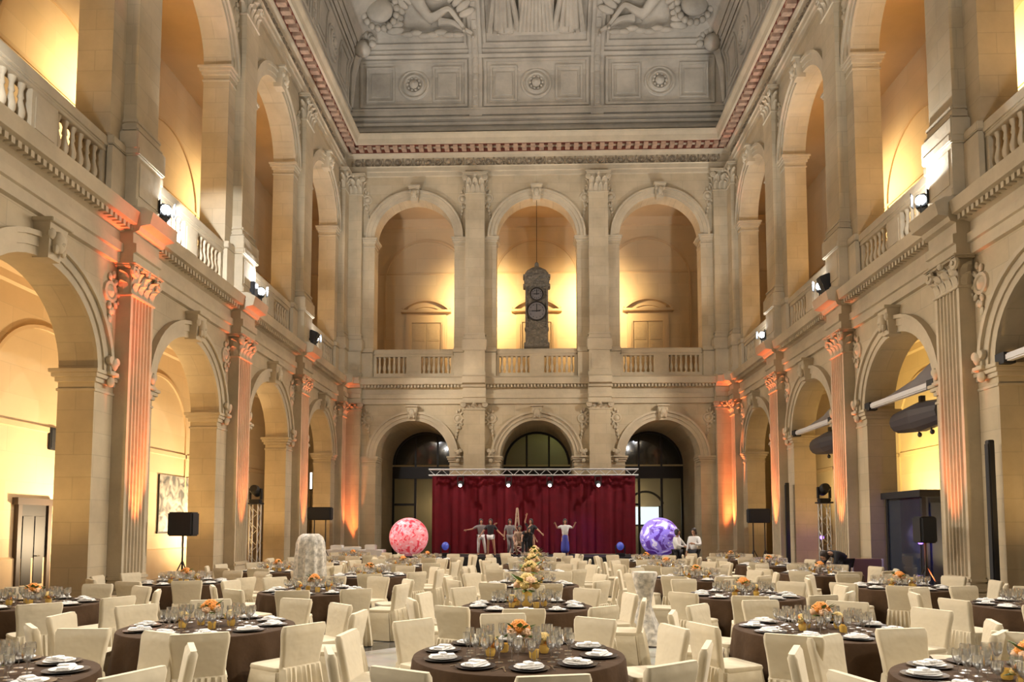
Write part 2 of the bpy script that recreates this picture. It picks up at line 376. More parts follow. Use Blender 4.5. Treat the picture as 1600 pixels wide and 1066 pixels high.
def fluted(bm, w_, d, z0, z1, n=6):
    m = .07; pts = [(-w_/2, 0), (-w_/2, -d)]
    fw = (w_-2*m)/n
    for i in range(n):
        x = -w_/2+m+fw*i
        pts += [(x+fw*.12, -d), (x+fw*.25, -d+.045), (x+fw*.5, -d+.06), (x+fw*.75, -d+.045), (x+fw*.88, -d)]
    pts += [(w_/2, -d), (w_/2, 0)]
    A = [bm.verts.new((x, y, z0)) for x, y in pts]; B = [bm.verts.new((x, y, z1)) for x, y in pts]
    for i in range(len(pts)-1): bm.faces.new((A[i], A[i+1], B[i+1], B[i]))
    bm.faces.new(A); bm.faces.new(B[::-1])
def pilaster_proto(w_, d, z0, z1, ch, flute, base='attic'):
    """returns a mesh (shaft) with base and capital children"""
    def sh(bm):
        if flute: fluted(bm, w_, d, z0+.75, z1-ch)
        else:
            box(bm, -w_/2, w_/2, -d, 0, z0+.5, z1-ch)
    s = obj('pilaster', sh, STONEP if flute else STONE)
    def ba(bm):
        box(bm, -w_/2-.14, w_/2+.14, -d-.14, 0, z0, z0+.42, bev=.02); box(bm, -w_/2-.10, w_/2+.10, -d-.10, 0, z0+.42, z0+.54, bev=.04)
        box(bm, -w_/2-.04, w_/2+.04, -d-.04, 0, z0+.54, z0+.62); box(bm, -w_/2-.07, w_/2+.07, -d-.07, 0, z0+.62, z0+.76, bev=.04)
    obj('base', ba, STONEP, s)
    c = obj('capital', lambda bm: capital(bm, w_, d, ch), STONEP, s, smooth=False); c.location = (0, 0, z1-ch)
    return s
protoL = pilaster_proto(.93, .33, 0, 7.75, .72, True)
protoLe = pilaster_proto(1.0, .30, 0, 7.75, .35, False)
protoU = pilaster_proto(.93, .30, ZF+1.35, 19.12, 1.05, False)
def ressaut(prof, w_, d):
    def f(bm): sweep(bm, [(o+d if o > 0 else 0, z) for o, z in prof], -w_/2, w_/2)
    return f
resL = obj('entablature_break', ressaut(LOW, 1.1, .30), STONEP)
def ped(bm):
    box(bm, -.56, .56, -.44, 0, ZF, ZF+.2, bev=.02); box(bm, -.50, .50, -.38, 0, ZF+.2, ZF+1.22); box(bm, -.40, .40, -.40, -.37, ZF+.32, ZF+1.1)
    box(bm, -.58, .58, -.46, 0, ZF+1.22, ZF+1.42, bev=.03)
    for s in (-1, 1): box(bm, min(s*.5, s*1.02), max(s*.5, s*1.02), -.12, 0, ZF, ZF+1.2); box(bm, min(s*.5, s*1.05), max(s*.5, s*1.05), -.16, 0, ZF+1.22, ZF+1.42, bev=.02)
pedP = obj('pilaster_pedestal', ped, STONEP)
sides = [('left', PU), ('right', PU), ('end', (-9.02, -3, 3, 9.02))]
first = True
for side, us in sides:
    for u in us:
        copy_under(side, protoLe if side == 'end' else protoL, u)
        copy_under(side, protoU, u); copy_under(side, resL, u); copy_under(side, pedP, u)
# arches: archivolts, keystones, imposts, reliefs
def archi(r):
    def f(bm):
        zc = 0
        arc_band(bm, r, r+.16, -.06, .02, zc); arc_band(bm, r+.16, r+.34, -.10, .02, zc); arc_band(bm, r+.34, r+.44, -.17, .02, zc)
    return f
def key(bm, r):
    v = box(bm, -.17, .17, -.26, .05, r-.04, r+.62)
    for p in v[4:]: p.co.x *= 1.5; p.co.y -= .08 if p.co.y < 0 else 0
    blob(bm, (0, -.34, r+.30), .15, .12, .22, 10); blob(bm, (0, -.42, r+.26), .05, .06, .05, 6)
    for s in (-1, 1): blob(bm, (s*.16, -.30, r+.42), .09, .08, .12, 8); blob(bm, (s*.10, -.36, r+.14), .06, .06, .10, 6)
    box(bm, -.3, .3, -.42, 0, r+.62, r+.70, bev=.01)
def spandrel(bm, r, h):
    """carved foliage in the two corners beside an arch"""
    random.seed(3)
    for s in (-1, 1):
        cx, cz = s*(r+.40), r*.94+h
        lathe(bm, [(.26, 0), (.24, .05), (.17, .05), (.15, .02), (.06, .08), (.001, .09)], 12, (cx, 0, cz), False, Matrix.Rotation(PI/2, 4, 'X'))
        for k in range(9):
            a = R(-100+k*25); d = .33+.10*(k % 2)
            blob(bm, (cx+d*math.cos(a)*s*.8, -.03, cz+d*math.sin(a)), .10, .05, .06, 6, Matrix.Rotation(-a*s, 4, 'Y'))
        for k in range(5): blob(bm, (cx-s*.10*k*.3, -.03, cz-.45-k*.17), .08-.008*k, .05, .10, 6)
aL = obj('archivolt', archi(RL), STONEP); aU = obj('archivolt', archi(RU), STONEP)
kL = obj('keystone', lambda bm: key(bm, RL), STONEP, smooth=True); kU = obj('keystone', lambda bm: key(bm, RU-.02), STONEP, smooth=True)
sL = obj('spandrel_carving', lambda bm: spandrel(bm, RL, .20), STONEP, smooth=True); sU = obj('spandrel_carving', lambda bm: spandrel(bm, RU, .15), STONEP, smooth=True)
def impost(bm, a, b):
    for o, z0, z1 in ((.03, -.42, -.36), (.05, -.22, -.12), (.10, -.12, -.03), (.14, -.03, .05)):
        box(bm, a-o, b+o, -o, TH+o, z0, z1, bev=.008)
def bracket(bm):
    """little carved scroll with a shell above the impost"""
    for s in (-1, 1):
        lathe(bm, [(.09, -.05), (.11, 0), (.09, .05)], 10, (s*.10, -.16, .30), True, Matrix.Rotation(PI/2, 4, 'X'))
        blob(bm, (s*.07, -.12, .12), .05, .07, .16, 8)
    blob(bm, (0, -.18, .22), .10, .09, .14, 8); box(bm, -.16, .16, -.22, 0, -.02, .06, bev=.01); blob(bm, (0, -.12, -.16), .10, .08, .12, 8)
brk = obj('scroll_bracket', bracket, STONEP, smooth=True)
for side, cs, wd in (('left', BU, SB), ('right', BU, SB), ('end', (-6, 0, 6), 6.0)):
    for u in cs:
        copy_under(side, aL, u, ZSL); copy_under(side, kL, u, ZSL); copy_under(side, sL, u, ZSL)
        copy_under(side, aU, u, ZSU); copy_under(side, kU, u, ZSU-.1); copy_under(side, sU, u, ZSU)
    edges = sorted(cs)
    piers = [((a+RL), (b-RL), (a+RU), (b-RU)) for a, b in zip(edges, edges[1:])]
    piers.append((edges[-1]+RL, edges[-1]+RL+1.05, edges[-1]+RU, edges[-1]+RU+1))
    if side == 'end': piers.append((edges[0]-RL-1.1, edges[0]-RL, edges[0]-RU-1, edges[0]-RU))
    for a, b, c, d in piers:
        f = flip(side)
        x0, x1 = sorted((f*a, f*b)); o = obj('impost', lambda bm: impost(bm, x0, x1), STONEP); under(side, o, 0, ZSL)
        x2, x3 = sorted((f*c, f*d)); o = obj('impost', lambda bm: impost(bm, x2, x3), STONEP); under(side, o, 0, ZSU)
        if b-a > 1.5:
            copy_under(side, brk, (a+b)/2-.78, ZSL); copy_under(side, brk, (a+b)/2+.78, ZSL)
for p in (protoL, protoLe, protoU, resL, pedP, aL, aU, kL, kU, sL, sU, brk):
    for c in list(p.children): bpy.data.objects.remove(c)
    bpy.data.objects.remove(p)

# ------------------------------------------------------------ balustrades (one per bay)
def baluster(bm):
    lathe(bm, [(.075, 0), (.075, .05), (.05, .08), (.05, .12), (.085, .22), (.09, .30), (.055, .44), (.04, .52), (.06, .56), (.05, .60), (.042, .70), (.07, .78), (.075, .82)], 10)
def bal_rail(bm, w_):
    box(bm, -w_/2, w_/2, -.13, .13, 0, .22, bev=.015); box(bm, -w_/2, w_/2, -.14, .14, 1.04, 1.12, bev=.01); box(bm, -w_/2, w_/2, -.18, .18, 1.12, 1.40, bev=.04)
bproto = obj('baluster', baluster, STONEP, smooth=True)
def balustrade(side, u, label):
    loc, rz = place(side, u, ZF, -.16)
    r = empty('balustrade', loc, rz, label, 'balustrade', 'stone balustrades of the upper gallery')
    W_ = 2*RU-.02
    obj('rail', lambda bm: bal_rail(bm, W_), STONEP, r)
    obj('panel', lambda bm: (box(bm, -.36, .36, -.12, .12, .22, 1.04), box(bm, -.27, .27, -.135, -.12, .32, .94)), STONEP, r)
    for s in (-1, 1):
        obj('end_block', lambda bm: box(bm, min(s*W_/2, s*(W_/2-.14)), max(s*W_/2, s*(W_/2-.14)), -.12, .12, .22, 1.04), STONEP, r)
        for i in range(6):
            c = bproto.copy(); COL.objects.link(c); c.parent = r; c.location = (s*(.50+i*.238), 0, .22)
    return r
nth = ['farthest', 'second farthest', 'middle', 'second nearest', 'nearest']
for x, t in ((-6, 'left'), (0, 'middle'), (6, 'right')):
    balustrade('end', x, 'stone balustrade in the %s arch of the far upper gallery' % t)
for side in ('left', 'right'):
    for k in range(4):
        balustrade(side, BU[k], 'stone balustrade in the %s upper arch of the %s gallery wall' % (['farthest', 'second farthest', 'second nearest', 'nearest'][k], side))
bpy.data.objects.remove(bproto)

# ------------------------------------------------------------ floor, aisles and galleries behind the arcades
def floor_mat():
    m, n, l, b = new_mat('polished_marble_floor'); b.inputs['Roughness'].default_value = .16
    g = n.new('ShaderNodeNewGeometry')
    mp = n.new('ShaderNodeMapping'); mp.inputs['Rotation'].default_value = (0, 0, R(45)); mp.inputs['Scale'].default_value = (.42, .42, 1); l.new(g.outputs['Position'], mp.inputs[0])
    br = n.new('ShaderNodeTexBrick'); br.offset = 0; br.inputs['Scale'].default_value = 1; br.inputs['Brick Width'].default_value = 1; br.inputs['Row Height'].default_value = 1
    br.inputs['Mortar Size'].default_value = .12; br.inputs['Mortar Smooth'].default_value = 0
    br.inputs['Color1'].default_value = (.50, .48, .43, 1); br.inputs['Color2'].default_value = (.45, .43, .39, 1); br.inputs['Mortar'].default_value = (.10, .095, .085, 1)
    l.new(mp.outputs[0], br.inputs['Vector'])
    nz = n.new('ShaderNodeTexNoise'); nz.inputs['Scale'].default_value = 2; nz.inputs['Detail'].default_value = 8; l.new(g.outputs['Position'], nz.inputs['Vector'])
    mx = n.new('ShaderNodeMix'); mx.data_type = 'RGBA'; mx.blend_type = 'MULTIPLY'; mx.inputs[0].default_value = .35; l.new(br.outputs['Color'], mx.inputs[6]); l.new(nz.outputs['Color'], mx.inputs[7])
    l.new(mx.outputs[2], b.inputs['Base Color']); return m
XO = XW+GD; YO = F+GD
tag(obj('floor', lambda bm: box(bm, -XO-.3, XO+.3, -6, YO+4.3, -.3, 0), floor_mat()), kind='structure')
# gallery slab (three sides) with the aisle ceiling below
def slab(bm):
    for s in (-1, 1): box(bm, *sorted((s*(XW+TH), s*(XO+.3))), Y0, YO+.3, 8.55, ZF)
    box(bm, -(XW+TH), XW+TH, F+TH, YO+.3, 8.55, ZF)
tag(obj('floor_gallery', slab, PLASTERP), kind='structure')
def slabt(bm):
    for s in (-1, 1): box(bm, *sorted((s*(XW+TH), s*(XO+.3))), Y0, YO+.3, 18.65, 19)
    box(bm, -(XW+TH), XW+TH, F+TH, YO+.3, 18.65, 19)
tag(obj('ceiling_gallery', slabt, PLASTERP), kind='structure')
# outer walls of aisles / galleries
for side, s in (('left', -1), ('right', 1)):
    o = tag(obj('wall_outer_'+side, lambda bm: box(bm, *sorted((s*XO, s*(XO+.3))), Y0, YO+.3, 0, 19), PLASTER), kind='structure')
    def trim(bm):
        M = Matrix.Translation((s*XO, 0, 0)) @ Matrix.Rotation(-s*PI/2, 4, 'Z')
        n0 = 0
        a, b = (-YO, -Y0) if s > 0 else (Y0, YO)
        for prof in ([(0, 8.05), (.10, 8.1), (.12, 8.3), (.28, 8.4), (.3, 8.55), (0, 8.55)], [(0, 4.4), (.05, 4.42), (.05, 4.56), (0, 4.58)], [(0, 0), (.06, 0), (.06, 1.0), (0, 1.05)],
                     [(0, 14.1), (.04, 14.11), (.04, 14.2), (0, 14.21)]):
            sweep(bm, prof, a, b)
        for u in BU:
            for zc, r in ((5.2, 2.0), (14.2, 2.25)):
                arc_band(bm, r, r+.10, -.06, 0, zc, xc=(-u if s > 0 else u))
                for q in (-1, 1):
                    x = (-u if s > 0 else u)+q*(r+.05); box(bm, x-.05, x+.05, -.05, 0, (1.05 if zc < 9 else ZF), zc)
        bmesh.ops.transform(bm, matrix=M, verts=bm.verts)
    t = obj('wall_mouldings', trim, PLASTERP); t.parent = o
o = tag(obj('wall_gallery_back', lambda bm: box(bm, -XO, XO, YO, YO+.3, ZF, 19), PLASTER), kind='structure')
def trimb(bm):
    for prof in ([(0, 15.6), (.05, 15.62), (.05, 15.7), (0, 15.72)], [(0, 18.2), (.1, 18.25), (.22, 18.65), (0, 18.65)], [(0, ZF), (.06, ZF), (.06, ZF+.6), (0, ZF+.62)]):
        sweep(bm, prof, -XO, XO)
    for x in (-6, 0, 6):
        arc_band(bm, 2.25, 2.37, -.07, 0, 15.2, xc=x)
        for q in (-1, 1): box(bm, x+q*2.31-.06, x+q*2.31+.06, -.06, 0, ZF, 15.2)
    bmesh.ops.translate(bm, vec=(0, YO, 0), verts=bm.verts)
t = obj('wall_mouldings', trimb, PLASTERP); t.parent = o
# panelled doors with segmental pediments in the far gallery
def gdoor(i, x):
    r = empty('door_%d' % i, (x, YO, ZF)); tag(r, kind='structure')
    def fr(bm):
        for s in (-1, 1): box(bm, *sorted((s*.80, s*1.12)), -.12, 0, 0, 3.85); box(bm, *sorted((s*.88, s*1.02)), -.16, -.12, .3, 3.75)
        box(bm, -1.12, 1.12, -.12, 0, 3.85, 4.05); box(bm, -1.08, 1.08, -.09, 0, 4.05, 4.36); box(bm, -1.36, 1.36, -.40, 0, 4.36, 4.5, bev=.02)
        arc_band(bm, 1.80, 1.94, -.38, 0, 3.18, 16, R(47), R(133)); arc_band(bm, 1.55, 1.80, -.1, 0, 3.18, 16, R(56), R(124))
    obj('door_frame', fr, PLASTERP, r)
    for s in (-1, 1):
        def leafm(bm):
            box(bm, *sorted((s*.01, s*.80)), -.05, 0, 0, 3.85)
            for z0, z1 in ((.15, 1.0), (1.1, 1.9), (2.0, 2.7), (2.85, 3.6)):
                box(bm, *sorted((s*.10, s*.72)), -.075, -.05, z0, z1); box(bm, *sorted((s*.18, s*.64)), -.09, -.075, z0+.08, z1-.08)
        lf = obj('door_leaf', leafm, WOODP, r)
        h = obj('knob', lambda bm: blob(bm, (s*.06, -.1, 1.0), .03, .04, .03, 8), DARKM, lf)
for i, x in enumerate((-6, 0, 6)): gdoor(i+1, x)

# ------------------------------------------------------------ lower end wall: glazed arches and the room behind
def lobby(bm):
    box(bm, -XO, XO, YO+4, YO+4.3, 0, 8.55); box(bm, -XO, -XO+.2, YO, YO+4, 0, 8.55); box(bm, XO-.2, XO, YO, YO+4, 0, 8.55); box(bm, -XO, XO, YO+.3, YO+4.3, 8.55, 8.8)
tag(obj('wall_lobby', lobby, PLASTERP), kind='structure')
lamp('POINT', 'lobby_lamp', (-5.6, YO+2.8, 2.9), 60, (1, .85, .6), None, .03)
lamp('POINT', 'lobby_lamp', (5.2, YO+2.8, 3.3), 60, (1, .85, .6), None, .03)
lamp('POINT', 'lobby_lamp', (1.2, YO+2.5, 7.2), 22, (.75, 1, .6), None, .03)
IR = 1.79
DPANE = mat('dark_reflecting_pane', (.012, .014, .012), .05, spec=.8)
CPANE = mat('tinted_pane', (.55, .6, .55), .05, trans=.95)
def soffit(bm, x):
    """barrel vaulted passage through the end range, closed by the glazing"""
    for s in (-1, 1): box(bm, *sorted((x+s*(RL+.01), x+s*(RL+.35))), F+TH, F+GD, 0, ZSL)
    arc_band(bm, RL+.01, RL+.35, F+TH, F+GD, ZSL, 28, xc=x)
def backw(bm):
    for x in (-6, 0, 6): 
        n0 = len(bm.verts); arch_bay(bm, 6.0, IR, 0, ZSL, 8.55, .3, 24, xc=x)
    for s in (-1, 1): box(bm, *sorted((s*9, s*XO)), 0, .3, 0, 8.55)
    bmesh.ops.translate(bm, vec=(0, F+GD, 0), verts=bm.verts)
tag(obj('wall_passage_back', backw, STONE), kind='structure')
for i, x in enumerate((-6, 0, 6)):
    t = obj('trim_%d' % (i+1), lambda bm: soffit(bm, x), STONE); tag(t, kind='structure')
    wn = empty('window_%d' % (i+1), (x, F+GD+.12, 0)); tag(wn, kind='structure')
    def wf(bm):
        arc_band(bm, IR-.12, IR, -.06, .06, ZSL, 24); box(bm, -IR, IR, -.07, .07, ZSL-.75, ZSL-.1)
        for xx in (-IR+.05, -.55, .65, IR-.05): box(bm, xx-.06, xx+.06, -.05, .05, 0, ZSL-.7)
        for xx in (-.55, .65): box(bm, xx-.05, xx+.05, -.04, .04, ZSL-.1, ZSL+math.sqrt((IR-.1)**2-.55**2))
        box(bm, -IR, -.55, -.04, .04, 2.95, 3.07)
    obj('window_frame', wf, DARKM, wn)
    obj('fanlight_pane', lambda bm: arc_band(bm, .01, IR-.1, -.01, .01, ZSL, 20), DPANE if x else CPANE, wn)
    obj('pane', lambda bm: box(bm, -IR+.05, IR-.05, -.01, .01, 0.02, ZSL-.75), CPANE, wn)
sg = obj('projection_screen', lambda bm: (box(bm, -.75, .75, -.03, .03, 1.95, 2.95)), SCREEN, loc=(6.15, YO+2.6, 0)); tag(sg, 'bright white lit screen seen through the right glazed doorway', 'screen')
obj('screen_frame', lambda bm: (arc_band(bm, 1.0, 1.12, -.06, .06, 2.75, 16, R(20), R(160)), box(bm, -.85, -.75, -.05, .05, 0, 3.0), box(bm, .75, .85, -.05, .05, 0, 3.0), box(bm, -.85, .85, -.05, .05, 1.85, 1.95)), DARKM, sg)

# ------------------------------------------------------------ coved ceiling
CW = 9.35
CP = [(.05, 20.9), (.05, 22.45), (.10, 24.3), (.32, 25.0), (.85, 25.75), (1.75, 26.5), (3.1, 27.15), (4.9, 27.55), (5.4, 27.6)]
SS = [0]
for a, b in zip(CP, CP[1:]): SS.append(SS[-1]+math.hypot(b[0]-a[0], b[1]-a[1]))
def cove(s):
    s = max(0, min(SS[-1]-1e-4, s))
    for i in range(len(CP)-1):
        if s <= SS[i+1]:
            f = (s-SS[i])/(SS[i+1]-SS[i]); d = CP[i][0]+f*(CP[i+1][0]-CP[i][0]); z = CP[i][1]+f*(CP[i+1][1]-CP[i][1])
            t = Vector((CP[i+1][0]-CP[i][0], CP[i+1][1]-CP[i][1])).normalized(); return d, z, (t[1], -t[0])
def cpt(side, u, s, h=0):
    d, z, n = cove(s); d += n[0]*h; z += n[1]*h
    if side == 'end': return Vector((u, F-d, z))
    return Vector(((-1 if side == 'left' else 1)*(CW-d), u, z))
def patch(bm, side, a, b, s0, s1, h, k=None, mitre=False):
    k = k or max(1, int((s1-s0)/.35)); rows = []
    for i in range(k+1):
        s = s0+(s1-s0)*i/k; d = cove(s)[0]
        aa, bb = a, b
        if mitre: aa, bb = (a+d if side == 'end' else a), b-d
        rows.append([bm.verts.new(p) for p in (cpt(side, aa, s, -.02), cpt(side, aa, s, h), cpt(side, bb, s, h), cpt(side, bb, s, -.02))])
    for p, q in zip(rows, rows[1:]):
        for j in range(4): bm.faces.new((p[j], p[(j+1) % 4], q[(j+1) % 4], q[j]))
    bm.faces.new(rows[0]); bm.faces.new(rows[-1][::-1])
def frame(bm, side, a, b, s0, s1, wd, h):
    patch(bm, side, a, b, s0, s0+wd, h, 1); patch(bm, side, a, b, s1-wd, s1, h, 1)
    patch(bm, side, a, a+wd, s0+wd, s1-wd, h); patch(bm, side, b-wd, b, s0+wd, s1-wd, h)
bm = bmesh.new()
k = 40
for side in ('left', 'right', 'end'):
    rows = []
    for i in range(k+1):
        s = SS[-1]*i/k; d = cove(s)[0]
        if side == 'end': rows.append([bm.verts.new(cpt(side, -(CW-d), s)), bm.verts.new(cpt(side, CW-d, s))])
        else: rows.append([bm.verts.new(cpt(side, Y0, s)), bm.verts.new(cpt(side, F-d, s))])
    for p, q in zip(rows, rows[1:]): bm.faces.new((p[0], p[1], q[1], q[0]))
v = [bm.verts.new(p) for p in ((-CW+5.4, Y0, 27.6), (CW-5.4, Y0, 27.6), (CW-5.4, F-5.4, 27.6), (-CW+5.4, F-5.4, 27.6))]; bm.faces.new(v)
v = [bm.verts.new(p) for p in ((-11, Y0, 28.2), (11, Y0, 28.2), (11, F+1, 28.2), (-11, F+1, 28.2))]; bm.faces.new(v)
ceil = bm_obj('ceiling', bm, CEIL); tag(ceil, kind='structure')
for side in ('left', 'right', 'end'):
    a, b = (-CW, CW) if side == 'end' else (Y0, F)
    def bands(bm):
        for s0, s1, h in ((.42, .58, .16), (.75, .9, .12), (1.0, 1.12, .22), (1.3, 1.52, .10), (1.52, 1.62, .16)):
            patch(bm, side, a, b, s0, s1, h, 1, True)
        patch(bm, side, a, b, 4.15, 4.3, .12, 1, True); patch(bm, side, a, b, 4.42, 4.5, .07, 1, True)
    obj('band_moulding', bands, CEIL, ceil)
    cs = [(-6, -3, 3), (0, 0, 0), (6, 3, 3)] if side == 'end' else None
    centres = (-6, 0, 6) if side == 'end' else BU
    hw = 3.0 if side == 'end' else SB/2
    for ribu in ((-3, 3) if side == 'end' else PU[1:]):
        def rib(bm, ru=ribu):
            patch(bm, side, ru-.32, ru+.32, 1.2, SS[-1], .10); patch(bm, side, ru-.14, ru+.14, 1.6, SS[-1], .17)
            for j in range(16): patch(bm, side, ru-.09, ru+.09, 1.75+j*.42, 2.0+j*.42, .21, 1)
        obj('rib', rib, CEIL, ceil)
    for c in centres:
        # keep clear of the mitre in the outer panels
        l0, l1 = c-hw+.42, c+hw-.42
        if side == 'end' and c < 0: l0 = -8.75
        if side == 'end' and c > 0: l1 = 8.75
        if side != 'end' and c > 29: l1 = F-.65
        mc = (l0+l1)/2
        def pan(bm):
            frame(bm, side, l0, l1, 1.72, 4.05, .12, .09)
            frame(bm, side, l0+.3, mc-.95, 2.0, 3.75, .10, .07); frame(bm, side, mc+.95, l1-.3, 2.0, 3.75, .10, .07)
            patch(bm, side, l0+.55, mc-1.2, 2.3, 3.45, .05, 2); patch(bm, side, mc+1.2, l1-.55, 2.3, 3.45, .05, 2)
            frame(bm, side, l0, l1, 4.65, 8.2, .12, .10)
        obj('panel_frame', pan, CEIL, ceil)
        pc = cpt(side, mc, 2.88)
        def med(bm):
            lathe(bm, [(.78, 0), (.76, .07), (.68, .09), (.62, .03), (.56, .03), (.52, .12), (.44, .14), (.36, .05), (.28, .04)], 28, cap=False)
            lathe(bm, [(.24, .02), (.22, .14), (.12, .20), (.001, .24)], 14, cap=False)
            for j in range(10):
                q = 2*PI*j/10; blob(bm, (.31*math.cos(q), .31*math.sin(q), .08), .07, .07, .07, 6)
        mo = obj('medallion', med, CEIL, ceil, smooth=True)
        nrm = {'end': Vector((0, -1, 0)), 'left': Vector((1, 0, 0)), 'right': Vector((-1, 0, 0))}[side]
        mo.location = pc; mo.rotation_euler = nrm.to_track_quat('Z', 'Y').to_euler()
# corner cartouches over the mitres: shell head with hanging stem
for s in (-1, 1):
    def cart(bm):
        def mp(t, off=0):
            d, z, n = cove(t); return Vector((s*(CW-d-n[0]*off), F-d-n[0]*off, z+n[1]*off))
        for j in range(14):
            t0, t1 = 1.7+j*.2, 1.9+j*.2; tube(bm, mp(t0, .12), mp(t1, .12), .07+.013*j, .083+.013*j, 8)
        for j in range(9):
            q = R(-10+j*25); c = mp(4.75, .25); ax = Vector((math.cos(q)*.45, math.cos(q)*-.2*s*s, math.sin(q)*.42)); blob(bm, c+ax*1.15, .19, .16, .19, 8)
        blob(bm, mp(4.6, .3), .42, .34, .42, 12)
        c = mp(6.3, .3)
        for j in range(18):
            q = 2*PI*j/18; p = c+Vector((math.cos(q)*.82, -.35*math.sin(q)-.2, math.sin(q)*.75)); blob(bm, p, .17, .15, .17, 8)
        blob(bm, c+Vector((0, -.1, 0)), .66, .3, .6, 16)
    obj('corner_cartouche', cart, CEIL, ceil, smooth=True)

# ------------------------------------------------------------ figures (people and plaster reliefs)
def skin_mesh(nodes, edges, sub=1):
    """nodes: [(x,y,z,rx,ry)], edges: [(i,j)] -> evaluated mesh from a Skin modifier, rooted at node 0"""
    me = bpy.data.meshes.new('tmp'); me.from_pydata([n[:3] for n in nodes], edges, [])
    o = bpy.data.objects.new('tmp', me); COL.objects.link(o)
    md = o.modifiers.new('s', 'SKIN'); md.use_smooth_shade = True
    if sub: o.modifiers.new('b', 'SUBSURF').levels = sub
    for i, n in enumerate(nodes):
        v = me.skin_vertices[0].data[i]; v.radius = (n[3], n[4]); v.use_root = (i == 0)
    dg = bpy.context.evaluated_depsgraph_get(); dg.update()
    ev = bpy.data.meshes.new_from_object(o.evaluated_get(dg)); bpy.data.objects.remove(o); bpy.data.meshes.remove(me)
    return ev
def lerp(a, b, f): return Vector(a)*(1-f)+Vector(b)*f
def default_pose(**k):
    """joint positions in metres for a 1.7 m figure facing -y; k overrides"""
    P = dict(pel=(0, 0, .93), wst=(0, 0, 1.08), che=(0, -.01, 1.30), nek=(0, .01, 1.45), hed=(0, -.01, 1.60),
             lsh=(.17, .01, 1.39), lel=(.24, .03, 1.13), lwr=(.26, -.06, .90), rsh=(-.17, .01, 1.39), rel=(-.24, .03, 1.13), rwr=(-.26, -.06, .90),
             lhi=(.09, 0, .90), lkn=(.11, -.02, .49), lan=(.12, .03, .08), rhi=(-.09, 0, .90), rkn=(-.11, -.02, .49), ran=(-.12, .03, .08), face=(0, -1, 0))
    P.update(k); return P
def body_mesh(P, fingers=True, fat=1.0):
    N = []; E_ = []
    def nd(p, r, r2=None): N.append((*p, r*fat, (r2 or r)*fat)); return len(N)-1
    pel = nd(P['pel'], .145, .11); wst = nd(P['wst'], .115, .09); che = nd(P['che'], .15, .105); nk = nd(P['nek'], .058); h0 = nd(lerp(P['nek'], P['hed'], .5), .055)
    E_ += [(pel, wst), (wst, che), (che, nk), (nk, h0)]
    for s in 'lr':
        sh = nd(P[s+'sh'], .060); el = nd(P[s+'el'], .042); wr = nd(P[s+'wr'], .027); E_ += [(che, sh), (sh, el), (el, wr)]
        d = (Vector(P[s+'wr'])-Vector(P[s+'el'])).normalized(); pm = Vector(P[s+'wr'])+d*.075
        pi = nd(pm, .034, .020); E_.append((wr, pi))
        if fingers:
            side = d.cross(Vector((0, 1, .2))).normalized(); up = side.cross(d).normalized()
            for i, L in enumerate((.072, .082, .076, .060)):
                b = pm+side*(.026-.0175*i)+d*.02; m = b+d*L*.55-up*.008; t = b+d*L-up*.026
                a = nd(b, .0095); c = nd(m, .0085); e = nd(t, .0075); E_ += [(pi, a), (a, c), (c, e)]
            b = pm+side*.036-d*.035; m = b+side*.026+d*.028; t = m+d*.028+side*.006
            a = nd(b, .012); c = nd(m, .0095); e = nd(t, .008); E_ += [(pi, a), (a, c), (c, e)]
        hi = nd(P[s+'hi'], .088); kn = nd(P[s+'kn'], .056); ca = nd(lerp(P[s+'kn'], P[s+'an'], .35), .052); an = nd(P[s+'an'], .036); fa = Vector(P['face'])
        to = nd(Vector(P[s+'an'])+fa*.13+Vector((0, 0, -.045)), .032); E_ += [(pel, hi), (hi, kn), (kn, ca), (ca, an), (an, to)]
    me = skin_mesh(N, E_)
    bm = bmesh.new(); bm.from_mesh(me); bpy.data.meshes.remove(me)
    M = (-Vector(P['face'])).to_track_quat('Y', 'Z').to_matrix().to_4x4(); M = Matrix.Translation(Vector(P['hed'])) @ M
    def hb(c, rx, ry, rz, seg=10): blob(bm, M @ Vector(c), rx, ry, rz, seg, M.to_3x3().to_4x4())
    hb((0, 0, .02), .077, .092, .105, 16); hb((0, -.02, -.055), .055, .065, .05, 12); hb((0, -.098, -.005), .012, .018, .022, 8)
    for s in (-1, 1): hb((s*.078, 0, 0), .01, .02, .03, 6); hb((s*.03, -.084, .02), .013, .008, .008, 6); hb((s*.03, -.086, .04), .02, .01, .006, 6)
    hb((0, -.088, -.045), .024, .01, .008, 8)
    return bm
def hair_mesh(bm, P, long_=True, bun=False):
    M = (-Vector(P['face'])).to_track_quat('Y', 'Z').to_matrix().to_4x4(); M = Matrix.Translation(Vector(P['hed'])) @ M; R3 = M.to_3x3().to_4x4()
    blob(bm, M @ Vector((0, .018, .050)), .096, .104, .105, 14, R3)
    for s in (-1, 1): blob(bm, M @ Vector((s*.076, .01, -.01)), .028, .07, .09, 8, R3)
    if long_:
        for s in (-1, 0, 1): blob(bm, M @ Vector((s*.045, .075, -.08)), .04, .035, .14, 8, R3)
    if bun: blob(bm, M @ Vector((0, .10, .06)), .045, .045, .045, 8, R3)
def shell(parts, P, m, name, parent, sub=1):
    """clothing: skin chains slightly larger than the body along the named joints"""
    N = []; E_ = []; idx = {}
    for key_, pos, r, r2, link in parts:
        N.append((*pos, r, r2)); idx[key_] = len(N)-1
        if link: E_.append((idx[link], idx[key_]))
    me = skin_mesh(N, E_, sub); me.materials.clear(); me.materials.append(m); me.shade_smooth()
    me.name = name; o = bpy.data.objects.new(name, me); COL.objects.link(o); o.parent = parent; return o
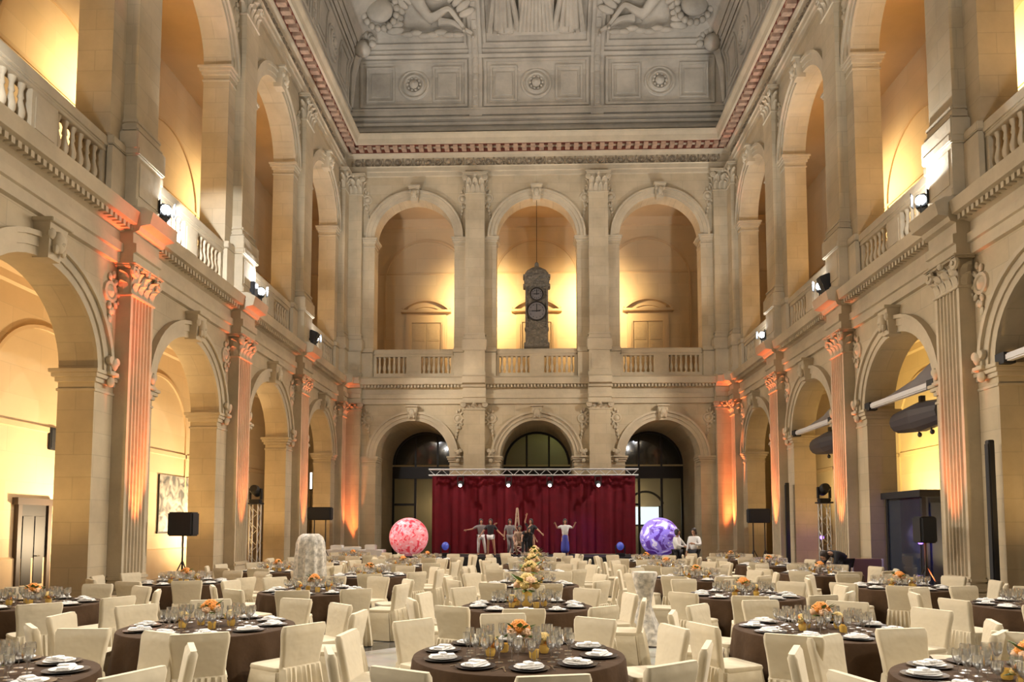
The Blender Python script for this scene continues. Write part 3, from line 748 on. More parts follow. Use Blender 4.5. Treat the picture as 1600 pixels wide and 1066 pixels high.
def person(label, loc, rotz, P, top, bottom, style='trousers', sleeves=.55, long_=True, scale=1.0, group=None):
    o = bm_obj('person', body_mesh(P), SKIN, None, True, loc, rotz); o.scale = (scale,)*3
    tag(o, label, 'person', group)
    hm = obj('hair', lambda bm: hair_mesh(bm, P, long_), HAIR, o, True)
    parts = [('c', Vector(P['che']), .185, .15, None), ('w', Vector(P['wst']), .15, .125, 'c'), ('p', lerp(P['wst'], P['pel'], .8), .165, .135, 'w'), ('n', lerp(P['che'], P['nek'], .72), .095, .09, 'c')]
    for s in 'lr':
        parts += [(s+'s', Vector(P[s+'sh']), .080, .080, 'c'), (s+'e', lerp(P[s+'sh'], P[s+'el'], min(1, sleeves*1.6)), .055, .055, s+'s')]
        if sleeves > .7: parts.append((s+'w', lerp(P[s+'el'], P[s+'wr'], .92), .040, .040, s+'e'))
    shell(parts, P, top, 'top', o)
    pe = Vector(P['pel'])
    if style == 'trousers' or style == 'shorts':
        q = [('p', pe, .160, .125, None)]
        for s in 'lr':
            k = Vector(P[s+'kn']); q += [(s+'h', Vector(P[s+'hi']), .102, .102, 'p')]
            if style == 'shorts': q.append((s+'k', lerp(P[s+'hi'], k, .45), .090, .090, s+'h'))
            else: q += [(s+'k', k, .070, .070, s+'h'), (s+'a', lerp(k, P[s+'an'], .92), .055, .055, s+'k')]
        shell(q, P, bottom, style, o)
    else:
        q = [('p', lerp(P['wst'], P['pel'], .25), .150, .125, None), ('m', pe+Vector((0, 0, -.25)), .19, .15, 'p'), ('b', Vector((pe.x, pe.y, .32 if style == 'dress' else .12)), .24, .20, 'm')]
        shell(q, P, bottom, 'skirt', o)
    for s in 'lr':
        a = Vector(P[s+'an']); f = Vector(P['face'])
        obj('shoe', lambda bm: blob(bm, a+f*.06+Vector((0, 0, -.045)), .048 if abs(f.x) < .5 else .12, .12 if abs(f.x) < .5 else .048, .04, 8), BLACK, o, True)
    return o

# large plaster reliefs on the upper cove: reclining figures left and right, draped figures in the middle
def recline():
    P = default_pose(pel=(0, 0, .30), wst=(-.10, -.02, .46), che=(-.22, -.02, .66), nek=(-.28, -.04, .82), hed=(-.30, -.06, .98), lsh=(-.06, -.06, .78), lel=(.10, -.12, .62), lwr=(.28, -.14, .60),
                     rsh=(-.40, -.02, .72), rel=(-.54, -.02, .50), rwr=(-.60, -.06, .26), lhi=(.10, -.04, .28), lkn=(.46, -.12, .46), lan=(.74, -.06, .10), rhi=(.06, .04, .22), rkn=(.50, -.02, .20), ran=(.92, -.02, -.02), face=(0, -1, 0))
    bm = body_mesh(P, False, 1.15)
    return bm
def relief(name, bm, side_x, s, sc_, mirror, m=CEIL, z_off=0):
    d, z, n = cove(s)
    ang = math.atan2(n[1], -n[0]) if False else math.atan2(-n[1], n[0])
    o = bm_obj(name, bm, m, ceil, True)
    o.location = (side_x, F-d-.42, z-.1); o.rotation_euler = (R(43), 0, 0); o.scale = (sc_*mirror, sc_*.9, sc_); return o
for x, mi in ((-5.2, 1), (5.2, -1)):
    relief('reclining_figure_relief', recline(), x, 5.0, 2.35, mi)
    def drap(bm):
        random.seed(5)
        for j in range(16):
            a = R(20+j*11); blob(bm, (math.cos(a)*.9+.1, -.02, .2+math.sin(a)*.8), .09, .07, .22, 8, Matrix.Rotation(-a+PI/2, 4, 'Y'))
        for j in range(7): blob(bm, (-.5+j*.2, -.05, .05+.04*math.sin(j*2)), .16, .08, .07, 8)
    relief('drapery_relief', bmesh_ := (lambda b: (drap(b), b)[1])(bmesh.new()), x, 4.9, 2.0, mi)
for x, mi in ((-1.6, 1), (1.6, -1)):
    P = default_pose(lwr=(.50, -.1, 1.30), lel=(.36, -.05, 1.25), rwr=(-.1, -.2, 1.0), rel=(-.28, -.08, 1.1))
    relief('standing_figure_relief', body_mesh(P, False, 1.2), x, 4.85, 1.9, mi)
    def robe(bm):
        for j in range(8):
            a = -.28+j*.08; tube(bm, (a*.5, -.06, 1.25), (a*1.2+.1*math.sin(j), -.08-.07*(j % 2), .08+.06*(j % 3)), .05, .085, 8)
    relief('robe_relief', (lambda b: (robe(b), b)[1])(bmesh.new()), x, 4.85, 1.9, mi)
def throne(bm):
    box(bm, -.75, .75, -.16, 0, 0, .35, bev=.03); box(bm, -.55, .55, -.2, 0, .35, 1.1, bev=.04)
    for j in range(9):
        a = -.4+j*.1; tube(bm, (a*.9, -.22, 1.25), (a*1.3, -.28, .1), .055, .07, 8)
    for s_ in (-1, 1): blob(bm, (s_*.95, -.1, .15), .35, .12, .14, 10)
relief('throne_relief', (lambda b: (throne(b), b)[1])(bmesh.new()), 0, 4.9, 1.5, 1)
# plain standing caryatids between the middle relief and the ribs of the side coves are left to the panel frames

# ------------------------------------------------------------ longcase clock on the far balustrade
ck = empty('tower_clock', (0, F-.12, ZF+1.40), 0, 'tall carved grey clock tower standing on the middle far balustrade', 'clock')
def ckb(bm):
    box(bm, -.62, .62, -.28, .28, 0, .22, bev=.03); box(bm, -.54, .54, -.24, .24, .22, .85, bev=.02); box(bm, -.58, .58, -.26, .26, .85, .95, bev=.02)
    box(bm, -.54, .54, -.23, .23, .95, 2.95, bev=.02)
    for s in (-1, 1): tube(bm, (s*.5, -.25, .95), (s*.5, -.25, 2.95), .05)
    for z in (2.95, 3.2, 3.42): box(bm, -.66+(z == 3.2)*.05, .66-(z == 3.2)*.05, -.30, .30, z, z+.12, bev=.02)
    box(bm, -.58, .58, -.26, .26, 3.0, 3.45)
STG = carved_mat('grey_carved_clock_case', (.26, .22, .16), 7, .6)
obj('case', ckb, STG, ck)
obj('dome', lambda bm: (lathe(bm, [(.64, 3.5), (.60, 3.62), (.48, 3.78), (.28, 3.9), (.12, 3.98), (.10, 4.08)], 16), blob(bm, (0, 0, 4.12), .1, .1, .12, 8)), STG, ck, True)
rot = Matrix.Rotation(PI/2, 4, 'X')
for zc, r, nm in ((1.72, .42, 'lower_dial'), (2.55, .27, 'upper_dial')):
    d_ = obj(nm, lambda bm: lathe(bm, [(r, 0), (r, .05), (r-.07, .06), (r-.08, .03)], 28, (0, -.26, zc), True, rot), mat('dial_grey_white', (.19, .175, .17), .6), ck, True)
    obj('dial_ring', lambda bm: lathe(bm, [(r+.06, 0), (r+.06, .06), (r-.0, .08), (r, 0)], 28, (0, -.25, zc), False, rot), DARKM, d_, True)
    def hands(bm):
        box(bm, -.02, .02, -.345, -.33, zc-.05, zc+r*.75); tube(bm, (0, -.335, zc), (r*.5, -.335, zc+r*.1), .018, .01, 6); box(bm, -r*.6, r*.4, -.34, -.33, zc-.02, zc+.02)
        for j in range(12):
            a = 2*PI*j/12; blob(bm, (r*.78*math.sin(a), -.335, zc+r*.78*math.cos(a)), .018, .01, .03, 6)
    obj('clock_hands', hands, BLACK, d_)
cw_ = obj('hanging_cable', lambda bm: tube(bm, (0, F-.12, ZF+1.4+4.15), (0, F-.12, ZSU+RU-.02), .014, .014, 6), DARKM); tag(cw_, 'thin dark vertical cable hanging above the clock tower', 'cable')

# ------------------------------------------------------------ floodlights on the cornice
nm5 = {3: 'nearest visible', 2: 'middle', 1: 'farthest'}
def flood(side, u, label, dirv):
    s = -1 if side == 'left' else 1
    r = empty('floodlight', (s*(XW-.36), u, ZF), (PI-.0-1.0*0 + (-R(-62)*0) if s < 0 else 0) + s*R(48)*1.0, label, 'floodlight', 'floodlights on the cornice')
    obj('yoke', lambda bm: (tube(bm, (-.20, 0, .0), (-.20, 0, .35), .02), tube(bm, (.20, 0, 0), (.20, 0, .35), .02), box(bm, -.25, .25, -.1, .1, 0, .04)), BLACK, r)
    def hs(bm):
        n0 = 0; box(bm, -.17, .17, -.12, .12, .28, .62, bev=.03)
        for j in range(4): box(bm, .17, .20, -.1+j*.055, -.075+j*.055, .3, .6)
    obj('housing', hs, BLACK, r)
    obj('lens', lambda bm: lathe(bm, [(.115, 0), (.115, .02), (.05, .035)], 16, (-.17, 0, .46), True, Matrix.Rotation(-PI/2, 4, 'Y')), LENS, r, True)
    obj('barn_door', lambda bm: box(bm, -.34, -.16, -.18, -.165, .3, .62), BLACK, r); obj('barn_door', lambda bm: box(bm, -.34, -.16, .165, .18, .3, .62), BLACK, r)
for side in ('left', 'right'):
    for k in (3, 2, 1): flood(side, PU[k]+(.75, .9, .85)[3-k], 'lit white floodlight on the %s cornice, %s of three' % (side, nm5[k]), None)
for (side, u, lab, tilt) in (('left', PU[2]+.25, 'black box loudspeaker upright on the left cornice, second pier', 0), ('left', PU[1]+.3, 'small tilted black loudspeaker on the left cornice, third pier', .7), ('right', PU[2]+.3, 'tilted black loudspeaker on the right cornice', -.6)):
    s = -1 if side == 'left' else 1
    b = obj('cornice_speaker', lambda bm: box(bm, -.17, .17, -.16, .16, 0, .55, bev=.02), BLACK, None, False, (s*(XW-.36), u, ZF+.02)); b.rotation_euler = (0, 0, 0)
    b.rotation_euler = (0, -s*0 + tilt*.6, 0); tag(b, lab, 'loudspeaker')
    if tilt: b.location.z += .09
    obj('grille', lambda bm: box(bm, -.15, .15, -.175, -.16, .04, .51), BLACKG, b)

# ------------------------------------------------------------ left aisle: door, notice panel, mural
dr = empty('door_4', (-XO, 18.6, 0), PI/2); tag(dr, kind='structure')
def ldf(bm):
    for s in (-1, 1): box(bm, *sorted((s*.50, s*.64)), -.12, 0, 0, 2.40)
    box(bm, -.72, .72, -.16, 0, 2.40, 2.58)
obj('door_frame', ldf, mat('brown_door_case', (.07, .045, .03), .5), dr)
dl_ = obj('door_leaf', lambda bm: (box(bm, -.50, .50, -.06, 0, 0, 2.40), box(bm, -.4, -.05, -.08, -.06, .3, 2.1), box(bm, .05, .4, -.08, -.06, .3, 2.1)), mat('dark_brown_door', (.02, .015, .012), .5), dr)
obj('handle', lambda bm: tube(bm, (.08, -.12, 1.05), (.2, -.12, 1.05), .015), STEEL, dl_)
t = obj('wall_panel', lambda bm: (box(bm, -.14, .14, -.07, 0, 0, .62, bev=.01), box(bm, -.10, .10, -.085, -.07, .05, .57)), BLACKG, None, False, (-XO, 19.25, 3.95), PI/2); tag(t, 'small dark rectangular panel high on the left aisle wall', 'panel')
mm, n_, l_, b_ = new_mat('misty_mural'); g_ = n_.new('ShaderNodeTexCoord'); z_ = n_.new('ShaderNodeTexNoise'); z_.inputs['Scale'].default_value = 2.2; z_.inputs['Detail'].default_value = 9; z_.inputs['Distortion'].default_value = 1.4
l_.new(g_.outputs['Object'], z_.inputs[0]); cr = n_.new('ShaderNodeValToRGB'); cr.color_ramp.elements[0].color = (.10, .10, .095, 1); cr.color_ramp.elements[0].position = .38; cr.color_ramp.elements[1].color = (.45, .40, .33, 1); cr.color_ramp.elements[1].position = .6
l_.new(z_.outputs['Fac'], cr.inputs[0]); l_.new(cr.outputs[0], b_.inputs['Base Color'])
mu = obj('mural_panel', lambda bm: box(bm, -1.3, 1.3, -.05, 0, 1.65, 3.7), mm, None, False, (-XO, 26.2, 0), PI/2); tag(mu, 'grey misty landscape panel on the left aisle wall behind the speaker', 'picture')
obj('picture_frame', lambda bm: (box(bm, -1.36, 1.36, -.07, 0, 1.58, 1.65), box(bm, -1.33, -1.3, -.06, 0, 1.65, 3.7), box(bm, 1.3, 1.33, -.06, 0, 1.65, 3.7)), DARKM, mu)
fl = obj('fluorescent_tube', lambda bm: tube(bm, (0, 0, 0), (0, 0, .75), .045), TUBE, None, True, (-10.6, 33.0, 3.6)); tag(fl, 'white vertical light tube glowing in the far left aisle', 'lamp')
obj('pole', lambda bm: (box(bm, -.06, .06, -.06, .06, -.08, 0), tube(bm, (0, 0, -3.55), (0, 0, -.05), .02), box(bm, -.2, .2, -.2, .2, -3.6, -3.55)), BLACK, fl)

# ------------------------------------------------------------ right aisle: glazed lobby, beams with canopies, columns
vb = empty('glazed_lobby', (0, 0, 0), 0, 'dark glazed porch with black frame inside the second right arch', 'porch')
TINT = mat('dark_blue_glass', (.035, .045, .06), .06, spec=.9)
def vfr(bm):
    x0, x1, y0, y1 = 9.95, 13.3, 18.7, 20.5
    for x in (x0, (x0+x1)/2, x1):
        for y in (y0, y1): box(bm, x-.05, x+.05, y-.05, y+.05, 0, 2.6)
    box(bm, x0-.15, x1, y0-.15, y1+.12, 2.6, 2.78); 
obj('frame', vfr, BLACK, vb)
obj('glass_wall', lambda bm: (box(bm, 9.93, 9.96, 18.75, 20.45, .05, 2.6), box(bm, 10, 13.3, 18.66, 18.69, .05, 2.6)), TINT, vb)
obj('door_leaf', lambda bm: box(bm, 10.1, 11.2, 18.6, 18.64, .05, 2.45), TINT, vb)
lamp('POINT', 'purple_lamp', (9.66, 18.35, 1.45), 14, (.25, .1, 1), None, .06)
lamp('POINT', 'purple_lamp', (9.9, 25.3, 1.4), 10, (.25, .1, 1), None, .06)
pl = obj('purple_lamp_globe', lambda bm: (blob(bm, (0, 0, 0), .07, .07, .07, 10)), mat('purple_glow', (.3, .1, 1), .4, emit=(.25, .12, 1), estr=6), None, True, (9.62, 18.25, 1.45)); tag(pl, 'small purple glowing lamp before the dark glazed porch', 'lamp')
obj('stand', lambda bm: (tube(bm, (0, 0, -1.43), (0, 0, -.06), .015), lathe(bm, [(.12, -1.45), (.12, -1.42)], 16)), BLACK, pl)
pl2 = dup(pl, (9.9, 25.15, 1.45)); pl2['label'] = 'small purple glowing lamp beyond the right lattice tower'
for k, u in ((2, BU[2]), (1, BU[1]), (3, BU[3])):
    word = {2: 'second nearest', 1: 'third nearest', 3: 'nearest'}[k]
    b = obj('crossbeam', lambda bm: box(bm, -.09, .09, -RL+.02, RL-.02, -.07, .09, bev=.03), mat('white_painted_beam', (.7, .68, .66), .4), None, False, (XW+.05, u, 5.25)); tag(b, 'white horizontal beam across the %s right arch' % word, 'beam')
    obj('clamp', lambda bm: (box(bm, -.12, .12, RL-.3, RL-.02, -.11, .12), box(bm, -.12, .12, -RL+.02, -RL+.3, -.11, .12)), BLACK, b)
    def can(bm):
        rows = []
        for i in range(13):
            f = i/12; y = -RL+.1+f*(2*RL-.2); q = (1-f) if u > 0 else f
            rows.append([bm.verts.new((.12+1.6*g*(.25+.75*q)+.06*math.sin(f*11), y, -.05+(.15+1.45*q)*math.sin(g*PI*.55)+.03*math.sin(f*14+g*5))) for g in [j/8 for j in range(9)]])
        for a, b2 in zip(rows, rows[1:]):
            for j in range(8): bm.faces.new((a[j], a[j+1], b2[j+1], b2[j]))
        bmesh.ops.solidify(bm, geom=bm.faces[:], thickness=.03)
    c = obj('fabric_canopy', can, mat('grey_canopy_fabric', (.40, .385, .40), .7, bump=.3, bscale=6), None, True, (XW+.1, u, 5.35)); tag(c, 'grey fabric canopy slung behind the beam in the %s right arch' % word, 'canopy')
    p = empty('projector', (XW+.62, u, 4.72), 0, 'dark projector with small lamps hung under the beam of the %s right arch' % word, 'projector')
    obj('housing', lambda bm: (lathe(bm, [(.02, -1.2), (.30, -1.15), (.40, 0), (.30, 1.1), (.02, 1.2)], 14, (0, 0, 0), True, Matrix.Rotation(PI/2, 4, 'X')), box(bm, -.06, .06, -.06, .06, .2, .55)), mat('dark_grey_housing', (.06, .055, .06), .5), p)
    for q in (-.35, .25): obj('spot_head', lambda bm: (tube(bm, (0, q, -.25), (0, q-.06, -.42), .02), blob(bm, (0, q-.08, -.46), .06, .06, .07, 8)), BLACK, p)
for u, z1, lab in ((BU[3]+RL-.02, 3.6, 'slim black upright column beside the nearest right pier'), (BU[1]+RL+.10, 3.45, 'slim black upright column on the third right pier')):
    c = obj('column_speaker', lambda bm: (box(bm, -.06, .06, -.07, .07, .35, z1, bev=.015), box(bm, -.2, .2, -.2, .2, 0, .05), tube(bm, (0, 0, .05), (0, 0, .4), .025)), BLACK, None, False, (XW-.25, u, 0)); tag(c, lab, 'loudspeaker')
    obj('grille', lambda bm: box(bm, -.075, -.06, -.055, .055, .45, z1-.08), BLACKG, c)
# flight case by the second right pier
fc = obj('flight_case', lambda bm: box(bm, -.4, .4, -.3, .3, .1, .95, bev=.02), mat('brown_case_panel', (.20, .11, .07), .5), None, False, (8.9, 19.9, 0)); tag(fc, 'brown wheeled flight case by the second right pier', 'case')
obj('edge_trim', lambda bm: [box(bm, x-.02, x+.02, y-.02, y+.02, .1, .96) for x in (-.4, .4) for y in (-.3, .3)], ALU, fc)
for x in (-.3, .3):
    for y in (-.2, .2): obj('castor', lambda bm: lathe(bm, [(.05, -.02), (.05, .02)], 10, (x, y, .05), True, Matrix.Rotation(PI/2, 4, 'X')), BLACK, fc)

# ------------------------------------------------------------ speakers on tripods, screens, truss towers
def tripod_speaker(x, y, ztop, w_, h, label, poles=(0,)):
    r = empty('speaker_on_tripod', (x, y, 0), 0, label, 'loudspeaker')
    for q in poles:
        obj('pole', lambda bm: tube(bm, (q, 0, .35), (q, 0, ztop-h), .022), BLACK, r)
        for j in range(3):
            a = R(90+120*j+20); obj('leg', lambda bm: (tube(bm, (q, 0, 1.0), (q+.48*math.cos(a), .48*math.sin(a), .02), .016), tube(bm, (q, 0, .5), (q+.26*math.cos(a), .26*math.sin(a), .46), .01)), BLACK, r)
    obj('cabinet', lambda bm: box(bm, -w_/2, w_/2, -.18, .18, ztop-h, ztop, bev=.03), BLACK, r)
    obj('grille', lambda bm: box(bm, -w_/2+.04, w_/2-.04, -.20, -.18, ztop-h+.04, ztop-.04), BLACKG, r)
tripod_speaker(-8.68, 17.2, 2.18, .62, .58, 'black speaker on tripod between the first two left pilasters')
tripod_speaker(-8.05, 26.2, 2.55, .86, .48, 'wide black speaker on two stands before the far left pilasters', (-.22, .2))
tripod_speaker(8.05, 26.2, 2.48, .78, .52, 'wide black speaker on two stands before the far right pilasters', (-.2, .22))
tripod_speaker(8.50, 15.95, 2.05, .36, .58, 'narrow black speaker on tripod by the nearest right fluted pilaster')
def tower(x, y, h, label):
    r = empty('truss_tower', (x, y, 0), 0, label, 'truss')
    def fr(bm):
        a = .14
        for sx in (-a, a):
            for sy in (-a, a): tube(bm, (sx, sy, .05), (sx, sy, h), .022, n=6)
        k = int(h/.28)
        for i in range(k):
            z = .05+i*.28; s = 1 if i % 2 else -1
            tube(bm, (-a*s, -a, z), (a*s, -a, z+.28), .012, n=5); tube(bm, (-a, -a*s, z), (-a, a*s, z+.28), .012, n=5); tube(bm, (a, -a*s, z), (a, a*s, z+.28), .012, n=5)
    obj('lattice', fr, ALU, r); obj('base_plate', lambda bm: box(bm, -.35, .35, -.35, .35, 0, .05), BLACK, r)
    obj('top_plate', lambda bm: box(bm, -.22, .22, -.22, .22, h, h+.05), BLACK, r)
    m = empty('moving_head_light', (x, y, h+.05), 0, 'black moving head light on top of the '+label.split(' ', 1)[1] if False else ('black moving light on top of the %s lattice tower' % ('left' if x < 0 else 'right')), 'stage light')
    obj('base', lambda bm: box(bm, -.18, .18, -.14, .14, 0, .12, bev=.02), BLACK, m)
    obj('yoke', lambda bm: (box(bm, -.22, -.17, -.06, .06, .12, .5), box(bm, .17, .22, -.06, .06, .12, .5)), BLACK, m)
    obj('head', lambda bm: lathe(bm, [(.08, -.24), (.16, -.18), (.17, .12), (.13, .22)], 14, (0, 0, .42), True, Matrix.Rotation(R(70), 4, 'X')), BLACK, m, True)
tower(-9.78, 24.4, 2.6, 'aluminium lattice tower in the third left arch'); tower(9.55, 24.0, 2.6, 'aluminium lattice tower in the third right arch')

# ------------------------------------------------------------ stage
SY0, SY1, SZ = 28.4, 31.4, .62
st = obj('stage_platform', lambda bm: box(bm, -4.55, 4.35, SY0, SY1, .08, SZ), BLACK); tag(st, 'low black stage platform before the red curtain', 'stage')
for i in range(5):
    for y in (SY0+.1, SY1-.1): obj('leg', lambda bm: tube(bm, (-4.45+i*2.18, y, 0), (-4.45+i*2.18, y, .1), .03), BLACK, st)
def curtain(bm):
    n = 260; a, b = -4.62, 4.28; rows = []
    for i in range(n+1):
        x = a+(b-a)*i/n; rows.append([bm.verts.new((x+.02*math.sin(i*.7)*f, 31.15+.035*math.sin(i*.55)*(.6+.4*f)+.03*math.sin(i*.21+2), 4.05-3.4*f)) for f in (0, .35, .7, 1)])
    for p, q in zip(rows, rows[1:]):
        for j in range(3): bm.faces.new((p[j], q[j], q[j+1], p[j+1]))
    bmesh.ops.solidify(bm, geom=bm.faces[:], thickness=.02)
cu_ = obj('stage_curtain', curtain, VELVET, None, True); tag(cu_, 'dark red velvet curtain hanging behind the stage', 'curtain')
def htruss(bm):
    a, b = -4.75, 4.4; h = .13
    for sy in (-h, h):
        for sz in (-h, h): tube(bm, (a, 31.1+sy, 4.2+sz), (b, 31.1+sy, 4.2+sz), .032, n=6)
    k = 32
    for i in range(k):
        x0 = a+(b-a)*i/k; x1 = a+(b-a)*(i+1)/k; s = 1 if i % 2 else -1
        tube(bm, (x0, 31.1-h, 4.2-h*s), (x1, 31.1-h, 4.2+h*s), .014, n=5); tube(bm, (x0, 31.1-h*s, 4.2+h), (x1, 31.1+h*s, 4.2+h), .014, n=5)
ht = obj('lighting_truss', htruss, ALU); tag(ht, 'long horizontal aluminium truss above the red curtain', 'truss')
for s, x in ((-1, -4.3), (1, 3.95)):
    def leg(bm):
        for sx in (-.1, .1):
            for sy in (.32, .5): tube(bm, (x+sx, 31.1+sy, 0), (x+sx, 31.1+sy, 4.1), .02, n=6)
        for i in range(14): q = 1 if i % 2 else -1; tube(bm, (x-.1*q, 31.42, i*.28+.1), (x+.1*q, 31.42, i*.28+.38), .01, n=5)
        box(bm, x-.1, x+.1, 31.1, 31.6, 4.06, 4.12)
    obj('truss_leg', leg, ALU, ht)
for i, x in enumerate((-3.35, -1.25, .55, 2.65)):
    m = empty('stage_light', (x, 30.95, 3.9), 0, 'small lit spotlight under the truss, %s from the left' % ['first', 'second', 'third', 'fourth'][i], 'stage light', 'spotlights under the curtain truss')
    obj('yoke', lambda bm: (box(bm, -.14, -.11, -.03, .03, -.25, .12), box(bm, .11, .14, -.03, .03, -.25, .12), box(bm, -.14, .14, -.03, .03, .1, .14)), BLACK, m)
    obj('head', lambda bm: lathe(bm, [(.06, .16), (.11, .08), (.11, -.12), (.10, -.15)], 12, (0, 0, -.2), True, Matrix.Rotation(R(-60), 4, 'X')), BLACK, m, True)
    obj('lens', lambda bm: blob(bm, (0, -.16, -.29), .07, .04, .06, 10), LENSW, m, True)
    lamp('SPOT', 'stage_beam', (x, 30.6, 3.6), 30, (1, .9, .85), (x*.7, 29.4, .7), .05, 70, .7)
lamp('SPOT', 'stage_wash', (-2.5, 26.0, 5.2), 130, (1, .35, .35), (-1.5, 31, 2), .2, 60, .8)
lamp('SPOT', 'stage_wash', (3.0, 29.6, 3.7), 260, (.16, .10, 1), (1.6, 30.4, .7), .1, 70, .8)
for i, (x, lab) in enumerate(((-3.75, 'small moving light with blue glow at the left of the stage'), (3.35, 'small moving light at the right of the stage'))):
    m = empty('floor_moving_light', (x, 29.0, SZ), 0, lab, 'stage light')
    obj('base', lambda bm: box(bm, -.18, .18, -.15, .15, 0, .14, bev=.02), BLACK, m)
    obj('yoke', lambda bm: (box(bm, -.2, -.16, -.05, .05, .14, .45), box(bm, .16, .2, -.05, .05, .14, .45)), BLACK, m)
    obj('head', lambda bm: blob(bm, (0, 0, .42), .15, .17, .17, 12), mat('blue_lit_head', (.08, .1, .35), .3, emit=(.1, .15, .8), estr=.25), m, True)
# pale lattice spire behind the dancers
def spire(bm):
    prev = None
    for z, r in ((0, .34), (.35, .22), (.7, .14), (1.2, .08), (1.7, .045), (2.0, .02)):
        q = [(r*sx, r*sy, z) for sx, sy in ((-1, -1), (1, -1), (1, 1), (-1, 1))]
        if prev:
            for i in range(4):
                tube(bm, prev[i], q[i], .035, .03, 5); tube(bm, prev[i], q[(i+1) % 4], .018, n=4); tube(bm, prev[(i+1) % 4], q[i], .018, n=4); tube(bm, q[i], q[(i+1) % 4], .02, n=4)
        prev = q
sp_ = obj('lattice_spire', spire, TANC, None, False, (-.86, 30.6, SZ)); tag(sp_, 'slender pale lattice spire standing behind the dancers', 'prop')
# patterned balls on plinths
def ballmat(name, c1, c2, c3, sc_):
    m, n, l, b = new_mat(name); b.inputs['Roughness'].default_value = .35
    tc = n.new('ShaderNodeTexCoord'); nz = n.new('ShaderNodeTexNoise'); nz.inputs['Scale'].default_value = sc_; nz.inputs['Detail'].default_value = 2; nz.inputs['Distortion'].default_value = 1.2; l.new(tc.outputs['Object'], nz.inputs[0])
    r = n.new('ShaderNodeValToRGB'); r.color_ramp.interpolation = 'CONSTANT'; e = r.color_ramp.elements
    e[0].color = (*c2, 1); e[0].position = 0; e[1].color = (*c1, 1); e[1].position = .42; x = e.new(.60); x.color = (*c3, 1)
    l.new(nz.outputs['Fac'], r.inputs[0]); l.new(r.outputs[0], b.inputs['Base Color']); b.inputs['Emission Strength'].default_value = .22; l.new(r.outputs[0], b.inputs['Emission Color']); return m
for x, y, m, lab in ((-5.05, 27.9, ballmat('pink_red_ball', (.95, .32, .36), (.75, .05, .08), (1, .55, .6), 5), 'large pink ball with red patches left of the stage'),
                     (4.75, 27.9, ballmat('purple_blue_ball', (.30, .22, .75), (.10, .03, .30), (.75, .7, .95), 3), 'large purple and blue patterned ball right of the stage')):
    b = obj('decorated_ball', lambda bm: bmesh.ops.create_uvsphere(bm, u_segments=32, v_segments=20, radius=.76), m, None, True, (x, y, 1.42)); tag(b, lab, 'ball')
    p = obj('plinth', lambda bm: (box(bm, -.45, .45, -.45, .45, 0, .62, bev=.02), box(bm, -.5, .5, -.5, .5, .62, .68, bev=.01)), BLACK, None, False, (x, y, 0)); tag(p, 'black plinth under the %s ball' % ('pink' if x < 0 else 'purple'), 'plinth')
lamp('SPOT', 'ball_spot', (-6.5, 25.5, 3.6), 260, (1, .75, .8), (-5.05, 27.9, 1.5), .1, 30, .5)
lamp('SPOT', 'ball_spot', (3.6, 25.5, 3.6), 240, (.65, .6, 1), (4.75, 27.9, 1.5), .1, 30, .5)

# ------------------------------------------------------------ performers and staff
V = Vector
def pose(**k): return default_pose(**k)
person('dancer in white trousers at the left of the group, one arm stretched out', (-2.32, 29.3, SZ), .2,
       pose(lel=(.40, -.05, 1.32), lwr=(.60, -.10, 1.45), rel=(-.42, -.03, 1.25), rwr=(-.66, -.08, 1.22), lkn=(.16, -.08, .5), lan=(.22, .02, .08)), GCLOTH, WCLOTH, scale=.88)
person('dancer in black top and white shorts, arms lowered wide', (-1.90, 28.95, SZ), -.1,
       pose(lel=(.33, 0, 1.18), lwr=(.52, -.08, 1.02), rel=(-.32, -.02, 1.18), rwr=(-.44, -.10, 1.0), lhi=(.10, 0, .9), lkn=(.17, -.06, .5), lan=(.20, .05, .08)), BCLOTH, WCLOTH, 'shorts', scale=.88)
person('dancer in grey costume standing left of the pale spire', (-1.14, 29.6, SZ), .1, pose(rkn=(-.05, -.14, .52), ran=(-.08, -.02, .1)), GCLOTH, GCLOTH, scale=.88)
person('dancer in tan costume crouching in front of the pale spire', (-.72, 29.2, SZ), 0,
       pose(pel=(0, .1, .62), wst=(0, .05, .76), che=(0, -.05, .97), nek=(0, -.08, 1.12), hed=(0, -.12, 1.26), lsh=(.17, -.04, 1.06), lel=(.30, -.12, .85), lwr=(.24, -.28, .66), rsh=(-.17, -.04, 1.06), rel=(-.30, -.12, .85), rwr=(-.24, -.28, .66), lhi=(.1, .08, .6), lkn=(.20, -.22, .50), rhi=(-.1, .08, .6), rkn=(-.20, -.22, .50)), TANC, TANC, scale=.9)
person('dancer in black dress right of the spire, one arm raised', (-.26, 29.2, SZ), -.3,
       pose(lel=(.36, -.05, 1.22), lwr=(.56, -.14, 1.06), rel=(-.28, -.06, 1.58), rwr=(-.20, -.08, 1.84), lkn=(.18, -.1, .5), lan=(.3, .05, .08)), BCLOTH, BCLOTH, 'dress', scale=.88)
person('dancer in dark costume bending low between the spire and the black dress', (-.52, 28.8, SZ), .5,
       pose(che=(0, -.24, 1.20), nek=(0, -.36, 1.30), hed=(0, -.48, 1.36), wst=(0, -.08, 1.05), lsh=(.17, -.26, 1.26), lel=(.34, -.38, 1.08), lwr=(.40, -.5, .88), rsh=(-.17, -.26, 1.26), rel=(-.34, -.38, 1.08), rwr=(-.42, -.5, .9)), BCLOTH, BCLOTH, scale=.78)
person('person in white top and blue skirt alone on the right of the stage, elbows out', (1.12, 28.9, SZ), 0,
       pose(lel=(.36, .02, 1.30), lwr=(.44, -.14, 1.48), rel=(-.36, .02, 1.30), rwr=(-.44, -.14, 1.48)), WCLOTH, BLUEC, 'longskirt', scale=.88)
